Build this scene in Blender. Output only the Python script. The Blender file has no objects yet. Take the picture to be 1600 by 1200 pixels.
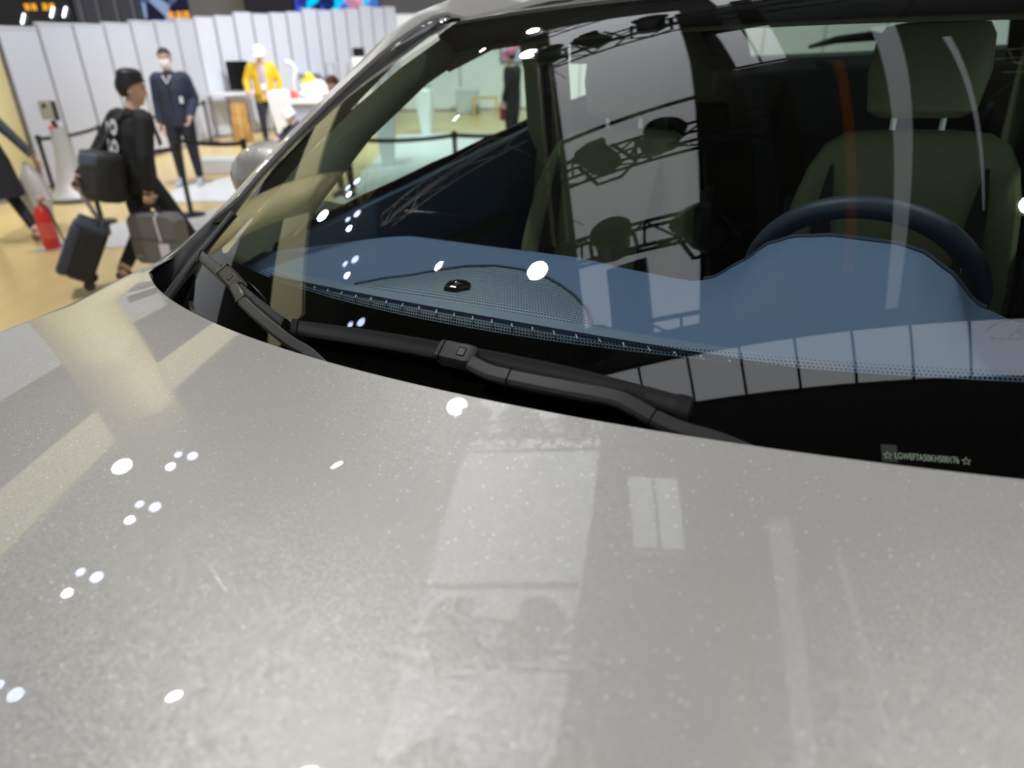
import bpy, bmesh, math, random
from mathutils import Vector, Matrix, Quaternion, kdtree
R = math.radians
random.seed(7)
SC = bpy.context.scene
COL = SC.collection

# ------------------------------------------------------------------ camera
cam_d = bpy.data.cameras.new('camera'); cam = bpy.data.objects.new('camera', cam_d); COL.objects.link(cam)
cam_d.sensor_width = 36.0; cam_d.lens = 1070.0 / 1600.0 * 36.0
CAM_H = 1.88; PITCH = R(26.6); ROLL = R(-1.0)
_F = Vector((0, math.cos(PITCH), -math.sin(PITCH))); _U = Vector((0, math.sin(PITCH), math.cos(PITCH))); _R = Vector((1, 0, 0))
_R3 = _R * math.cos(ROLL) + _U * math.sin(ROLL); _U3 = _U * math.cos(ROLL) - _R * math.sin(ROLL)
cam.matrix_world = Matrix(((_R3.x, _U3.x, -_F.x, 0), (_R3.y, _U3.y, -_F.y, 0), (_R3.z, _U3.z, -_F.z, CAM_H), (0, 0, 0, 1)))
cam_d.dof.use_dof = True; cam_d.dof.focus_distance = 0.92; cam_d.dof.aperture_fstop = 3.5
cam_d.clip_start = 0.02; cam_d.clip_end = 200
SC.camera = cam

# ------------------------------------------------------------------ world, exposure
wd = bpy.data.worlds.new('hall_ambient'); SC.world = wd; wd.use_nodes = True
bg = wd.node_tree.nodes['Background']; bg.inputs[0].default_value = (0.93, 0.95, 1.0, 1); bg.inputs[1].default_value = 0.50
SC.view_settings.view_transform = 'Standard'; SC.view_settings.look = 'None'
SC.view_settings.exposure = 0.0; SC.view_settings.gamma = 1.0; SC.view_settings.use_curve_mapping = False
PANEL_L = 1.65     # radiance of the backlit ceiling fabric

# ------------------------------------------------------------------ materials
MATS = {}
def mat(name, col, rough=0.5, metal=0.0, noise=0.06, nscale=30.0, coat=0.0, emit=None, estr=0.0, bump=0.0, spec=None, alpha=None):
    if name in MATS: return MATS[name]
    m = bpy.data.materials.new(name); m.use_nodes = True; nt = m.node_tree; b = nt.nodes['Principled BSDF']
    b.inputs['Roughness'].default_value = rough; b.inputs['Metallic'].default_value = metal
    if coat: b.inputs['Coat Weight'].default_value = coat; b.inputs['Coat Roughness'].default_value = 0.03
    if spec is not None: b.inputs['Specular IOR Level'].default_value = spec
    tc = nt.nodes.new('ShaderNodeTexCoord'); nz = nt.nodes.new('ShaderNodeTexNoise')
    nz.inputs['Scale'].default_value = nscale; nz.inputs['Detail'].default_value = 3
    nt.links.new(tc.outputs['Object'], nz.inputs['Vector'])
    mx = nt.nodes.new('ShaderNodeMix'); mx.data_type = 'RGBA'
    nt.links.new(nz.outputs['Fac'], mx.inputs[0])
    c = list(col)
    mx.inputs[6].default_value = [max(0, v * (1 - noise)) for v in c] + [1]
    mx.inputs[7].default_value = [min(1, v * (1 + noise)) for v in c] + [1]
    nt.links.new(mx.outputs[2], b.inputs['Base Color'])
    if bump:
        bp = nt.nodes.new('ShaderNodeBump'); bp.inputs['Strength'].default_value = bump; bp.inputs['Distance'].default_value = 0.002
        nt.links.new(nz.outputs['Fac'], bp.inputs['Height']); nt.links.new(bp.outputs[0], b.inputs['Normal'])
    if emit:
        b.inputs['Emission Color'].default_value = list(emit) + [1]; b.inputs['Emission Strength'].default_value = estr
    if alpha is not None: b.inputs['Alpha'].default_value = alpha
    MATS[name] = m; return m

def emis(name, col, s, pattern=None):
    m = bpy.data.materials.new(name); m.use_nodes = True; nt = m.node_tree
    for n in list(nt.nodes): nt.nodes.remove(n)
    o = nt.nodes.new('ShaderNodeOutputMaterial'); e = nt.nodes.new('ShaderNodeEmission')
    e.inputs[0].default_value = list(col) + [1]; e.inputs[1].default_value = s
    nt.links.new(e.outputs[0], o.inputs[0]); MATS[name] = m
    if pattern: pattern(nt, e)
    return m

def car_paint():
    m = bpy.data.materials.new('pearl_grey_paint'); m.use_nodes = True; nt = m.node_tree; b = nt.nodes['Principled BSDF']
    tc = nt.nodes.new('ShaderNodeTexCoord'); vo = nt.nodes.new('ShaderNodeTexVoronoi'); vo.inputs['Scale'].default_value = 820
    nt.links.new(tc.outputs['Object'], vo.inputs['Vector'])
    sub = nt.nodes.new('ShaderNodeVectorMath'); sub.operation = 'SUBTRACT'; sub.inputs[1].default_value = (.5, .5, .5)
    nt.links.new(vo.outputs['Color'], sub.inputs[0])
    sc = nt.nodes.new('ShaderNodeVectorMath'); sc.operation = 'SCALE'; sc.inputs['Scale'].default_value = 0.22
    nt.links.new(sub.outputs[0], sc.inputs[0])
    ge = nt.nodes.new('ShaderNodeNewGeometry'); ad = nt.nodes.new('ShaderNodeVectorMath'); ad.operation = 'ADD'
    nt.links.new(ge.outputs['Normal'], ad.inputs[0]); nt.links.new(sc.outputs[0], ad.inputs[1])
    no = nt.nodes.new('ShaderNodeVectorMath'); no.operation = 'NORMALIZE'; nt.links.new(ad.outputs[0], no.inputs[0])
    nt.links.new(no.outputs[0], b.inputs['Normal'])
    sp = nt.nodes.new('ShaderNodeSeparateColor'); nt.links.new(vo.outputs['Color'], sp.inputs[0])
    cr = nt.nodes.new('ShaderNodeValToRGB'); cr.color_ramp.interpolation = 'CONSTANT'
    el = cr.color_ramp.elements; el[0].color = (.412, .401, .371, 1); el[0].position = 0; el[1].position = .5; el[1].color = (.438, .426, .395, 1)
    e3 = el.new(.986); e3.color = (.55, .54, .52, 1); e4 = el.new(.9945); e4.color = (.9, .9, .92, 1)  # rare pale cells: flake sparkle painted into the base colour
    nt.links.new(sp.outputs[1], cr.inputs[0]); nt.links.new(cr.outputs[0], b.inputs['Base Color'])
    b.inputs['Metallic'].default_value = .25; b.inputs['Roughness'].default_value = .42
    b.inputs['Coat Weight'].default_value = 1; b.inputs['Coat Roughness'].default_value = .012
    MATS['paint'] = m; return m

def glass(name, tint, f0):
    m = bpy.data.materials.new(name); m.use_nodes = True; nt = m.node_tree
    for n in list(nt.nodes): nt.nodes.remove(n)
    o = nt.nodes.new('ShaderNodeOutputMaterial'); t = nt.nodes.new('ShaderNodeBsdfTransparent'); g = nt.nodes.new('ShaderNodeBsdfGlossy')
    g.inputs['Roughness'].default_value = 0; t.inputs[0].default_value = list(tint) + [1]
    lw = nt.nodes.new('ShaderNodeLayerWeight'); lw.inputs[0].default_value = .5
    pw = nt.nodes.new('ShaderNodeMath'); pw.operation = 'POWER'; pw.inputs[1].default_value = 5.0
    nt.links.new(lw.outputs['Facing'], pw.inputs[0])
    ma = nt.nodes.new('ShaderNodeMath'); ma.operation = 'MULTIPLY_ADD'; ma.inputs[1].default_value = 1 - f0; ma.inputs[2].default_value = f0
    nt.links.new(pw.outputs[0], ma.inputs[0])
    mix = nt.nodes.new('ShaderNodeMixShader')
    nt.links.new(ma.outputs[0], mix.inputs[0]); nt.links.new(t.outputs[0], mix.inputs[1]); nt.links.new(g.outputs[0], mix.inputs[2])
    nt.links.new(mix.outputs[0], o.inputs[0]); MATS[name] = m; return m

def perforated():
    m = bpy.data.materials.new('perforated_speaker_mesh'); m.use_nodes = True; nt = m.node_tree; b = nt.nodes['Principled BSDF']
    tc = nt.nodes.new('ShaderNodeTexCoord'); mp = nt.nodes.new('ShaderNodeMapping'); mp.inputs['Scale'].default_value = (1, .62, 0)
    vo = nt.nodes.new('ShaderNodeTexVoronoi'); vo.inputs['Scale'].default_value = 185; vo.inputs['Randomness'].default_value = 0
    nt.links.new(tc.outputs['Object'], mp.inputs[0]); nt.links.new(mp.outputs[0], vo.inputs['Vector'])
    cr = nt.nodes.new('ShaderNodeValToRGB'); cr.color_ramp.elements[0].position = .30; cr.color_ramp.elements[1].position = .36
    cr.color_ramp.elements[0].color = (.004, .006, .012, 1); cr.color_ramp.elements[1].color = (.24, .30, .48, 1)
    nt.links.new(vo.outputs['Distance'], cr.inputs[0]); nt.links.new(cr.outputs[0], b.inputs['Base Color'])
    b.inputs['Roughness'].default_value = .55
    MATS['perf'] = m; return m

def floor_mat():
    m = bpy.data.materials.new('yellow_laminate_floor'); m.use_nodes = True; nt = m.node_tree; b = nt.nodes['Principled BSDF']
    tc = nt.nodes.new('ShaderNodeTexCoord'); mp = nt.nodes.new('ShaderNodeMapping'); mp.inputs['Scale'].default_value = (1, .12, 1)
    nz = nt.nodes.new('ShaderNodeTexNoise'); nz.inputs['Scale'].default_value = 6; nz.inputs['Detail'].default_value = 6
    nt.links.new(tc.outputs['Object'], mp.inputs[0]); nt.links.new(mp.outputs[0], nz.inputs['Vector'])
    cr = nt.nodes.new('ShaderNodeValToRGB')
    cr.color_ramp.elements[0].color = (.66, .49, .215, 1); cr.color_ramp.elements[1].color = (.78, .60, .29, 1)
    nt.links.new(nz.outputs[0], cr.inputs[0]); nt.links.new(cr.outputs[0], b.inputs['Base Color'])
    b.inputs['Roughness'].default_value = .28
    MATS['floor'] = m; return m

def screen_pattern(cols, scale):
    def f(nt, e):
        tc = nt.nodes.new('ShaderNodeTexCoord'); vo = nt.nodes.new('ShaderNodeTexVoronoi'); vo.inputs['Scale'].default_value = scale
        cr = nt.nodes.new('ShaderNodeValToRGB'); cr.color_ramp.interpolation = 'CONSTANT'
        sp = nt.nodes.new('ShaderNodeSeparateColor')
        el = cr.color_ramp.elements
        while len(el) < len(cols): el.new(.5)
        for i, c in enumerate(cols): el[i].position = i / len(cols); el[i].color = list(c) + [1]
        nt.links.new(tc.outputs['Object'], vo.inputs['Vector']); nt.links.new(vo.outputs['Color'], sp.inputs[0])
        nt.links.new(sp.outputs[0], cr.inputs[0]); nt.links.new(cr.outputs[0], e.inputs[0])
    return f

PAINT = car_paint(); GLASS_W = glass('windshield_glass', (.80, .87, .78), .085); GLASS_S = glass('green_side_glass', (.78, .95, .90), .05)
PERF = perforated(); FLOOR = floor_mat()
BLACK = mat('black_plastic', (.018, .018, .019), .42, noise=.2, nscale=300, bump=.15)
SATIN = mat('satin_black_wiper', (.034, .034, .033), .3, noise=.15, nscale=200)
GLOSSB = mat('gloss_black', (.006, .006, .007), .12)
FRIT = mat('black_ceramic_frit', (.003, .003, .003), .9, spec=0.0)
DASH = mat('blue_grey_dash_skin', (.118, .18, .37), .62, noise=.08, nscale=400, bump=.1)
DASHD = mat('dark_blue_dash_trim', (.04, .065, .14), .5, noise=.1, nscale=200)
TRIM = mat('olive_beige_trim', (.27, .28, .19), .8, noise=.06, nscale=150)
SEAT = mat('olive_beige_leather', (.27, .285, .18), .62, noise=.1, nscale=80)
SEATD = mat('charcoal_seat_side', (.02, .022, .022), .7)
CABD = mat('dark_cabin_plastic', (.02, .023, .022), .65)
WHITE = mat('white_laminate', (.80, .82, .86), .42, noise=.02)
PANELW = mat('partition_white', (.60, .64, .74), .5, noise=.03, nscale=3)
ALU = mat('aluminium_post', (.30, .30, .32), .4, .7)
CHROME = mat('brushed_steel', (.62, .62, .63), .28, 1.0)
DARKST = mat('dark_steel', (.03, .03, .033), .4, .3)
CARD = mat('cardboard', (.48, .27, .08), .8, noise=.1)
FILM = mat('white_protective_film', (.80, .83, .88), .35, noise=.04, nscale=4)
CREAM = mat('cream_painted_column', (.74, .66, .34), .5, noise=.03, nscale=3)
SKIN = mat('skin', (.70, .45, .34), .5, noise=.08)
HAIR = mat('black_hair', (.012, .011, .011), .45, noise=.3, nscale=120)

# ------------------------------------------------------------------ mesh helpers
class MB:
    def __init__(self): self.v = []; self.f = []
    def add(self, vs, fs):
        o = len(self.v); self.v += [tuple(p) for p in vs]; self.f += [tuple(i + o for i in q) for q in fs]; return self
    def box(self, c, s, rot=None):
        c = Vector(c); hx, hy, hz = s[0] / 2, s[1] / 2, s[2] / 2
        vs = [Vector((x, y, z)) for x in (-hx, hx) for y in (-hy, hy) for z in (-hz, hz)]
        if rot is not None: vs = [rot @ p for p in vs]
        return self.add([p + c for p in vs], [(0, 1, 3, 2), (4, 6, 7, 5), (0, 4, 5, 1), (2, 3, 7, 6), (0, 2, 6, 4), (1, 5, 7, 3)])
    def bbox(self, a, b): return self.box([(a[i] + b[i]) / 2 for i in range(3)], [abs(b[i] - a[i]) for i in range(3)])
    def loft(self, rings, caps=True, closed=True):
        n = len(rings[0]); vs = [p for r in rings for p in r]; fs = []
        m = n if closed else n - 1
        for i in range(len(rings) - 1):
            for j in range(m): fs.append((i * n + j, i * n + (j + 1) % n, (i + 1) * n + (j + 1) % n, (i + 1) * n + j))
        if caps and closed: fs.append(tuple(range(n - 1, -1, -1))); fs.append(tuple((len(rings) - 1) * n + j for j in range(n)))
        return self.add(vs, fs)
    def tube(self, pts, rad, n=8, caps=True):
        pts = [Vector(p) for p in pts]; rings = []
        rr = rad if isinstance(rad, (list, tuple)) else [rad] * len(pts)
        up = None
        for i, p in enumerate(pts):
            t = (pts[min(i + 1, len(pts) - 1)] - pts[max(i - 1, 0)]).normalized()
            if up is None: up = Vector((0, 0, 1)) if abs(t.z) < .9 else Vector((1, 0, 0))
            s = t.cross(up).normalized(); up = s.cross(t).normalized()
            rings.append([p + (s * math.cos(2 * math.pi * k / n) + up * math.sin(2 * math.pi * k / n)) * rr[i] for k in range(n)])
        return self.loft(rings, caps)
    def lathe(self, prof, c=(0, 0, 0), n=24, rot=None):
        c = Vector(c); rings = []
        for r, z in prof:
            ring = [Vector((r * math.cos(2 * math.pi * k / n), r * math.sin(2 * math.pi * k / n), z)) for k in range(n)]
            if rot is not None: ring = [rot @ p for p in ring]
            rings.append([p + c for p in ring])
        return self.loft(rings, True)
    def ell(self, c, r, rot=None, n=14, m=9):
        c = Vector(c); rings = []
        for i in range(m + 1):
            a = -math.pi / 2 + math.pi * (i + .02) / (m + .04) ; z = math.sin(a); q = math.cos(a)
            ring = [Vector((q * math.cos(2 * math.pi * k / n) * r[0], q * math.sin(2 * math.pi * k / n) * r[1], z * r[2])) for k in range(n)]
            if rot is not None: ring = [rot @ p for p in ring]
            rings.append([p + c for p in ring])
        return self.loft(rings, True)
    def prism(self, poly, a, b):   # poly: list of 2D (x,z) at y=a..b
        n = len(poly); vs = [(p[0], a, p[1]) for p in poly] + [(p[0], b, p[1]) for p in poly]
        fs = [tuple(range(n)), tuple(range(2 * n - 1, n - 1, -1))] + [(i, n + i, n + (i + 1) % n, (i + 1) % n) for i in range(n)]
        return self.add(vs, fs)
    def grid(self, fn, us, vs_):
        nu, nv = len(us), len(vs_)
        vs = [fn(u, v) for v in vs_ for u in us]
        fs = [(j * nu + i, j * nu + i + 1, (j + 1) * nu + i + 1, (j + 1) * nu + i) for j in range(nv - 1) for i in range(nu - 1)]
        return self.add(vs, fs)
    def mesh(self, name, m, smooth=True, fix=True):
        me = bpy.data.meshes.new(name); me.from_pydata([tuple(p) for p in self.v], [], self.f)
        bm = bmesh.new(); bm.from_mesh(me)
        if fix: bmesh.ops.recalc_face_normals(bm, faces=bm.faces)
        bm.to_mesh(me); bm.free()
        if m: me.materials.append(m)
        if smooth:
            for p in me.polygons: p.use_smooth = True
            try: me.set_sharp_from_angle(angle=R(38))
            except Exception: pass
        return me
    def build(self, name, m, parent=None, smooth=True, fix=True, bevel=0.0, seg=2):
        o = bpy.data.objects.new(name, self.mesh(name, m, smooth, fix)); COL.objects.link(o)
        if parent is not None: o.parent = parent
        if bevel:
            b = o.modifiers.new('bevel', 'BEVEL'); b.width = bevel; b.segments = seg; b.limit_method = 'ANGLE'; b.angle_limit = R(40)
        return o

def lin(a, b, n): return [a + (b - a) * i / (n - 1) for i in range(n)]
def ss(a, b, x):
    t = max(0.0, min(1.0, (x - a) / (b - a))); return t * t * (3 - 2 * t)
def interp(tab, x):
    if x <= tab[0][0]: return tab[0][1]
    for (a, va), (b, vb) in zip(tab, tab[1:]):
        if x <= b:
            t = (x - a) / (b - a); t = t * t * (3 - 2 * t) * .4 + t * .6
            return va + (vb - va) * t
    return tab[-1][1]
def tag(o, label=None, cat=None, group=None, kind=None):
    if label: o['label'] = label
    if cat: o['category'] = cat
    if group: o['group'] = group
    if kind: o['kind'] = kind
    return o
def empty(name, loc=(0, 0, 0), rz=0.0, label=None, cat=None, group=None):
    o = bpy.data.objects.new(name, None); COL.objects.link(o); o.location = loc; o.rotation_euler = (0, 0, rz); o.empty_display_size = .1
    return tag(o, label, cat, group)
def inst(me, name, parent, loc=(0, 0, 0), rot=(0, 0, 0), scale=None):
    o = bpy.data.objects.new(name, me); COL.objects.link(o); o.parent = parent; o.location = loc; o.rotation_euler = rot
    if scale: o.scale = scale
    return o
def text_mesh(body, size, m, name):
    cu = bpy.data.curves.new(name, 'FONT'); cu.body = body; cu.size = size; cu.align_x = 'CENTER'; cu.align_y = 'CENTER'; cu.extrude = .0001
    o = bpy.data.objects.new(name, cu); COL.objects.link(o)
    dg = bpy.context.evaluated_depsgraph_get(); me = bpy.data.meshes.new_from_object(o.evaluated_get(dg))
    bpy.data.objects.remove(o); me.materials.clear(); me.materials.append(m); return me

# ================================================================== SETTING
tag(MB().bbox((-24, -8, -.1), (16, 46, 0)).build('floor', FLOOR, smooth=False), kind='structure')
tag(MB().bbox((-24, -8, 8.6), (16, 46, 8.8)).build('ceiling', mat('dark_hall_ceiling', (.035, .036, .04), .9), smooth=False), kind='structure')
tag(MB().bbox((-24, 40, 0), (16, 40.2, 8.6)).build('wall_back', mat('dim_hall_wall', (.16, .16, .18), .9, noise=.2, nscale=.6), smooth=False), kind='structure')

# white partition walls: posts and panels
def partition(name, a, b, n, h0, h1, panel_m, extra=None):
    a = Vector((*a, 0)); b = Vector((*b, 0)); d = (b - a); L = d.length; d.normalize(); ang = math.atan2(d.y, d.x); w = L / n
    root = MB().bbox((0, -.012, 0), (L, .012, .06)).build(name, ALU, smooth=False); root.location = a; root.rotation_euler = (0, 0, ang)
    tag(root, kind='structure')
    for i in range(n):
        h = h0 + (h1 - h0) * i / max(1, n - 1) + (extra[i % len(extra)] if extra else 0)
        MB().bbox((i * w + .02, -.02, .05), ((i + 1) * w - .02, .02, h)).build('panel', panel_m, root, smooth=False)
        MB().bbox((i * w - .02, -.03, 0), (i * w + .02, .03, h + .01)).build('post', ALU, root, smooth=False)
        MB().bbox((i * w + .02, -.028, h), ((i + 1) * w - .02, .028, h + .035)).build('top_rail', PANELW, root, smooth=False)
    return root
partition('wall_left', (-6.93, 10.5), (-6.68, 16.6), 7, 2.14, 2.34, PANELW, [0, .03, 0, 0, .02])
partition('wall_corner', (-6.68, 16.6), (-3.2, 22.6), 13, 2.42, 2.78, PANELW, [0, 0, .05, 0])
partition('wall_rear', (-3.2, 22.6), (13.0, 22.6), 9, 2.6, 2.6, WHITE)

# ================================================================== OVERHEAD RIG (seen mirrored in the glass and the hood)
SOFT = emis('backlit_white_fabric', (.95, .98, 1.03), PANEL_L)
BLUEL = emis('cool_lamp_lens', (.62, .70, 1.0), 14)
BLUEH = emis('cool_lamp_lens_hot', (.86, .9, 1.0), 110)
STRIP = emis('backlit_strip_fabric', (.88, .92, 1.0), .85)
CREAMB = emis('cream_glow_soffit', (1.0, .93, .55), 1.0)  # glow added to brighten the soffit's underside, not a known lamp
WARML = emis('white_lamp_lens', (1.0, .97, .92), 130)
RIG = mat('rig_black', (.022, .022, .024), .5)
RIGA = mat('rig_aluminium', (.55, .54, .50), .35, .8)

def light_panel(label, quad, z, bars=0, mt=SOFT, along='x'):
    c = Vector((sum(p[0] for p in quad) / 4, sum(p[1] for p in quad) / 4, z))
    root = empty('ceiling_light_panel', c, 0, label, 'light panel', 'backlit panels under the hall ceiling')
    q = [Vector((p[0], p[1], z)) - c for p in quad]
    mb = MB(); up = Vector((0, 0, .06)); mb.add(q + [p + up for p in q], [(3, 2, 1, 0), (4, 5, 6, 7), (0, 1, 5, 4), (1, 2, 6, 5), (2, 3, 7, 6), (3, 0, 4, 7)])
    mb.build('diffuser', mt, root, smooth=False)
    for i in range(4):
        MB().tube([q[i], q[(i + 1) % 4]], .03, 6).build('frame_bar', RIG, root)
    for i in range(bars):
        t = (i + 1) / (bars + 1)
        a = q[0].lerp(q[1], t); b = q[3].lerp(q[2], t)
        MB().tube([a - up * .6, b - up * .6], .018, 6).build('mullion', RIG, root)
    return root
light_panel('large backlit white ceiling panel mirrored in the middle of the windshield', [(-1.95, .95), (-.35, .75), (1.15, 8.6), (-.95, 10.6)], 7.3, 0)
light_panel('wide backlit ceiling panel with dark cross bars above the hood', [(-1.9, -.12), (4.6, -1.0), (4.6, -.2), (-1.9, .55)], 7.3, 9)
light_panel('narrow backlit ceiling strip mirrored beside the steering wheel', [(1.72, .3), (1.92, .3), (3.15, 5.6), (2.80, 5.6)], 7.3, 0, STRIP)
light_panel('thin backlit ceiling strip mirrored near the driver headrest', [(2.92, 1.4), (3.0, 1.4), (3.55, 4.9), (3.40, 4.9)], 7.3, 0, STRIP)
light_panel('long cream soffit with added glow above the partition wall', [(-10.9, 6.2), (-8.6, 6.2), (-8.6, 33), (-10.9, 33)], 7.0, 0, CREAMB)
light_panel('backlit ceiling panel with cross bars beyond the car roof', [(1.6, 8.2), (6.5, 7.6), (7.5, 9.6), (1.8, 10.2)], 7.3, 5)
bb = MB().bbox((-.05, 0, 0), (.05, 3.6, .10)).build('orange_cable_tray', mat('orange_tray', (.55, .13, .03), .5, emit=(.9, .2, .04), estr=0), smooth=False)
bb.location = (1.35, .9, 6.9); bb.rotation_euler = (0, 0, R(-11)); tag(bb, 'orange cable tray hung under the dark hall ceiling', 'cable tray')

_chord = {}
def truss(label, a, b, w=.34, r=.028, m=RIG, drop=0):
    a = Vector(a); b = Vector(b); d = b - a; L = d.length; root = empty('lighting_truss', a, math.atan2(d.y, d.x), label, 'truss', 'lighting trusses above the car')
    n = max(4, round(L / .42)); st = L / n
    for (y, z) in ((-w / 2, -w / 2), (w / 2, -w / 2), (-w / 2, w / 2), (w / 2, w / 2)):
        MB().tube([(0, y, z), (L, y, z)], r, 6).build('chord', m, root)
    key = (round(st, 3), w, m.name)
    if key not in _chord:
        _chord[key] = [MB().tube([(0, -w / 2, -w / 2), (st, w / 2, -w / 2)], r * .6, 5).mesh('brace', m), MB().tube([(0, -w / 2, -w / 2), (st, -w / 2, w / 2)], r * .6, 5).mesh('brace', m),
                       MB().tube([(0, -w / 2, -w / 2), (0, w / 2, -w / 2)], r * .6, 5).mesh('brace', m)]
    for i in range(n):
        s = -1 if i % 2 else 1
        for k, me in enumerate(_chord[key]):
            o = inst(me, 'brace', root, (i * st + (st if s < 0 and k < 2 else 0), 0, 0)); o.scale = (s if k < 2 else 1, 1, 1)
    for x in (L * .12, L * .88):
        MB().tube([(x, 0, w / 2), (x, 0, 8.6 - a.z)], .012, 5).build('hanger_cable', m, root)
    return root
truss('black lighting truss mirrored across the top of the windshield', (-2.6, 7.6, 6.7), (4.6, 6.4, 6.7))
truss('black lighting truss mirrored along the windshield header', (-2.6, 9.6, 6.7), (4.6, 8.4, 6.7))
truss('black lighting truss mirrored just above the passenger seat', (-2.5, 3.95, 6.7), (1.15, 3.35, 6.7))
truss('black lighting truss mirrored above the dashboard', (-2.6, 2.55, 6.7), (.5, 1.95, 6.7))
truss('black lighting truss mirrored at the dashboard edge', (-2.2, 1.1, 6.7), (.35, .65, 6.7), .28)
truss('black lighting truss running above the cool lamps', (-6.2, 1.0, 6.8), (-5.9, 10.5, 6.8))
truss('bare aluminium truss mirrored left of the big ceiling panel', (-4.4, 5.3, 6.2), (-1.7, 4.9, 6.2), .3, .02, RIGA)
truss('bare aluminium truss mirrored at the driver window edge', (3.3, 3.5, 6.4), (6.5, 3.1, 6.4), .3, .02, RIGA)
for (x, w, lab) in ((.20, .55, 'dark square drape column hung above the car'), (1.0, .28, 'slim dark drape column hung above the car')):
    o = MB().bbox((0, 0, 0), (w, 7.0, .28)).build('hanging_drape', RIG, smooth=False); o.location = (x - .35, 1.0, 6.95); o.rotation_euler = (0, 0, R(-9)); tag(o, lab, 'drape')

o = MB().bbox((-.26, -.55, 0), (.26, .55, .12)).build('hanging_banner', RIG, smooth=False); o.location = (-1.12, 1.42, 6.98); o.rotation_euler = (0, 0, R(-6)); tag(o, 'short black banner hung across the lower end of the big ceiling panel', 'banner')
for i, (a_, b_) in enumerate((((-1.80, 2.5, 6.55), (-1.22, 7.4, 6.55)), ((-1.62, 2.5, 6.6), (-1.05, 7.4, 6.6)))):
    rp = empty('rigging_pole', a_, 0, ('bare aluminium', 'slim second')[i] + ' rigging pole hung along the edge of the big ceiling panel', 'pole')
    MB().tube([(0, 0, 0), Vector(b_) - Vector(a_)], .026 - .008 * i, 8).build('tube', RIGA, rp)
    for q in (.1, .9):
        c_ = (Vector(b_) - Vector(a_)) * q; MB().tube([c_, c_ + Vector((0, 0, 8.6 - a_[2]))], .008, 5).build('hanger_cable', RIG, rp)
light_panel('small square backlit ceiling panel mirrored behind the rear window', [(.95, 4.75), (1.55, 4.65), (1.72, 5.95), (1.05, 6.1)], 6.75, 1)
o = MB().bbox((-1.25, -.035, 0), (1.25, .035, .05)).build('cross_bar', RIG, smooth=False); o.location = (-.55, 4.75, 7.18); o.rotation_euler = (0, 0, R(-7)); tag(o, 'thin dark bar crossing the big ceiling panel', 'bar')
_sl = {}
def stage_light(label, loc, aim=(0, 0, -1), lens=WARML, r=.10, power=0, col=(.98, .98, 1.0)):
    root = empty('stage_light', loc, 0, label, 'stage light', 'stage lamps hung from the trusses')
    aim = Vector(aim).normalized(); q = Vector((0, 0, -1)).rotation_difference(aim)
    if not _sl:
        _sl['b'] = MB().lathe([(.02, .30), (.10, .29), (.13, .2), (.13, .02), (.155, -.02), (.155, -.06), (.13, -.06)], n=20).mesh('lamp_body', RIG)
        _sl['y'] = MB().tube([(-.16, 0, .05), (-.18, 0, .35), (0, 0, .42), (.18, 0, .35), (.16, 0, .05)], .018, 6).mesh('yoke', RIG)
    for k, nm in (('b', 'lamp_body'), ('y', 'yoke')):
        o = inst(_sl[k], nm, root); o.rotation_mode = 'QUATERNION'; o.rotation_quaternion = q
    o = MB().lathe([(r, -.065), (r, -.085), (r * .8, -.1), (.001, -.105)], n=20).build('lens', lens, root); o.rotation_mode = 'QUATERNION'; o.rotation_quaternion = q
    if power:
        ld = bpy.data.lights.new('lamp_beam', 'SPOT'); ld.energy = power; ld.spot_size = R(95); ld.spot_blend = .8; ld.shadow_soft_size = .12; ld.color = col
        lo = bpy.data.objects.new('lamp_beam', ld); COL.objects.link(lo); lo.parent = root; lo.location = aim * .14; lo.rotation_mode = 'QUATERNION'; lo.rotation_quaternion = q
    return root
stage_light('lit white stage lamp mirrored as a disc on the dashboard', (-2.02, 2.32, 6.45), (.25, -.15, -.9), r=.11, power=420)
stage_light('lit white stage lamp mirrored at the right edge of the windshield', (3.05, 1.3, 6.45), (-.4, -.1, -.9), r=.12, power=250)
stage_light('lit white stage lamp mirrored at the top of the windshield', (-1.0, 9.6, 6.45), (.1, -.8, -.5), r=.10)
stage_light('lit white stage lamp mirrored at the middle of the hood', (-1.22, 7.75, 6.3), (.1, -.7, -.6), r=.13, power=200)
stage_light('lit white stage lamp mirrored at the far left of the hood', (-7.2, 8.6, 6.6), (.6, -.6, -.5), r=.14)
for i, (x, y) in enumerate(((-5.75, 3.5), (-5.8, 5.1), (-5.7, 6.4), (-5.75, 7.7))):
    for k, (dx, dy) in enumerate(((0, 0), (.28, .18), (-.05, .36))):
        stage_light('%s cool lamp of the %s cluster along the side truss' % (('front', 'inner', 'rear')[k], ('nearest', 'second', 'third', 'farthest')[i]), (x + dx, y + dy, 6.35), (.62, -.42, -.66), BLUEH if k == 0 else BLUEL, .055 + .02 * (k == 1))
for i, (x, y, z, a) in enumerate(((-.95, 7.5, 6.35, .3), (-.35, 7.35, 6.35, -.4), (.55, 7.2, 6.35, .2), (-.95, 3.75, 6.3, -.3), (-.1, 3.6, 6.35, .4), (-1.0, 2.3, 6.35, .2), (-.1, 2.05, 6.35, -.3), (-1.5, .95, 6.4, .4))):
    stage_light('unlit black stage lamp, %s from the left, hung on the %s truss' % (('first', 'second', 'third', 'first', 'second', 'first', 'second', 'only one')[i], ('top', 'top', 'top', 'upper middle', 'upper middle', 'lower middle', 'lower middle', 'lowest')[i]),
                (x, y, z), (a, .5 - a, -.8), GLOSSB, .1).scale = (1.6, 1.6, 1.5)

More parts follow.
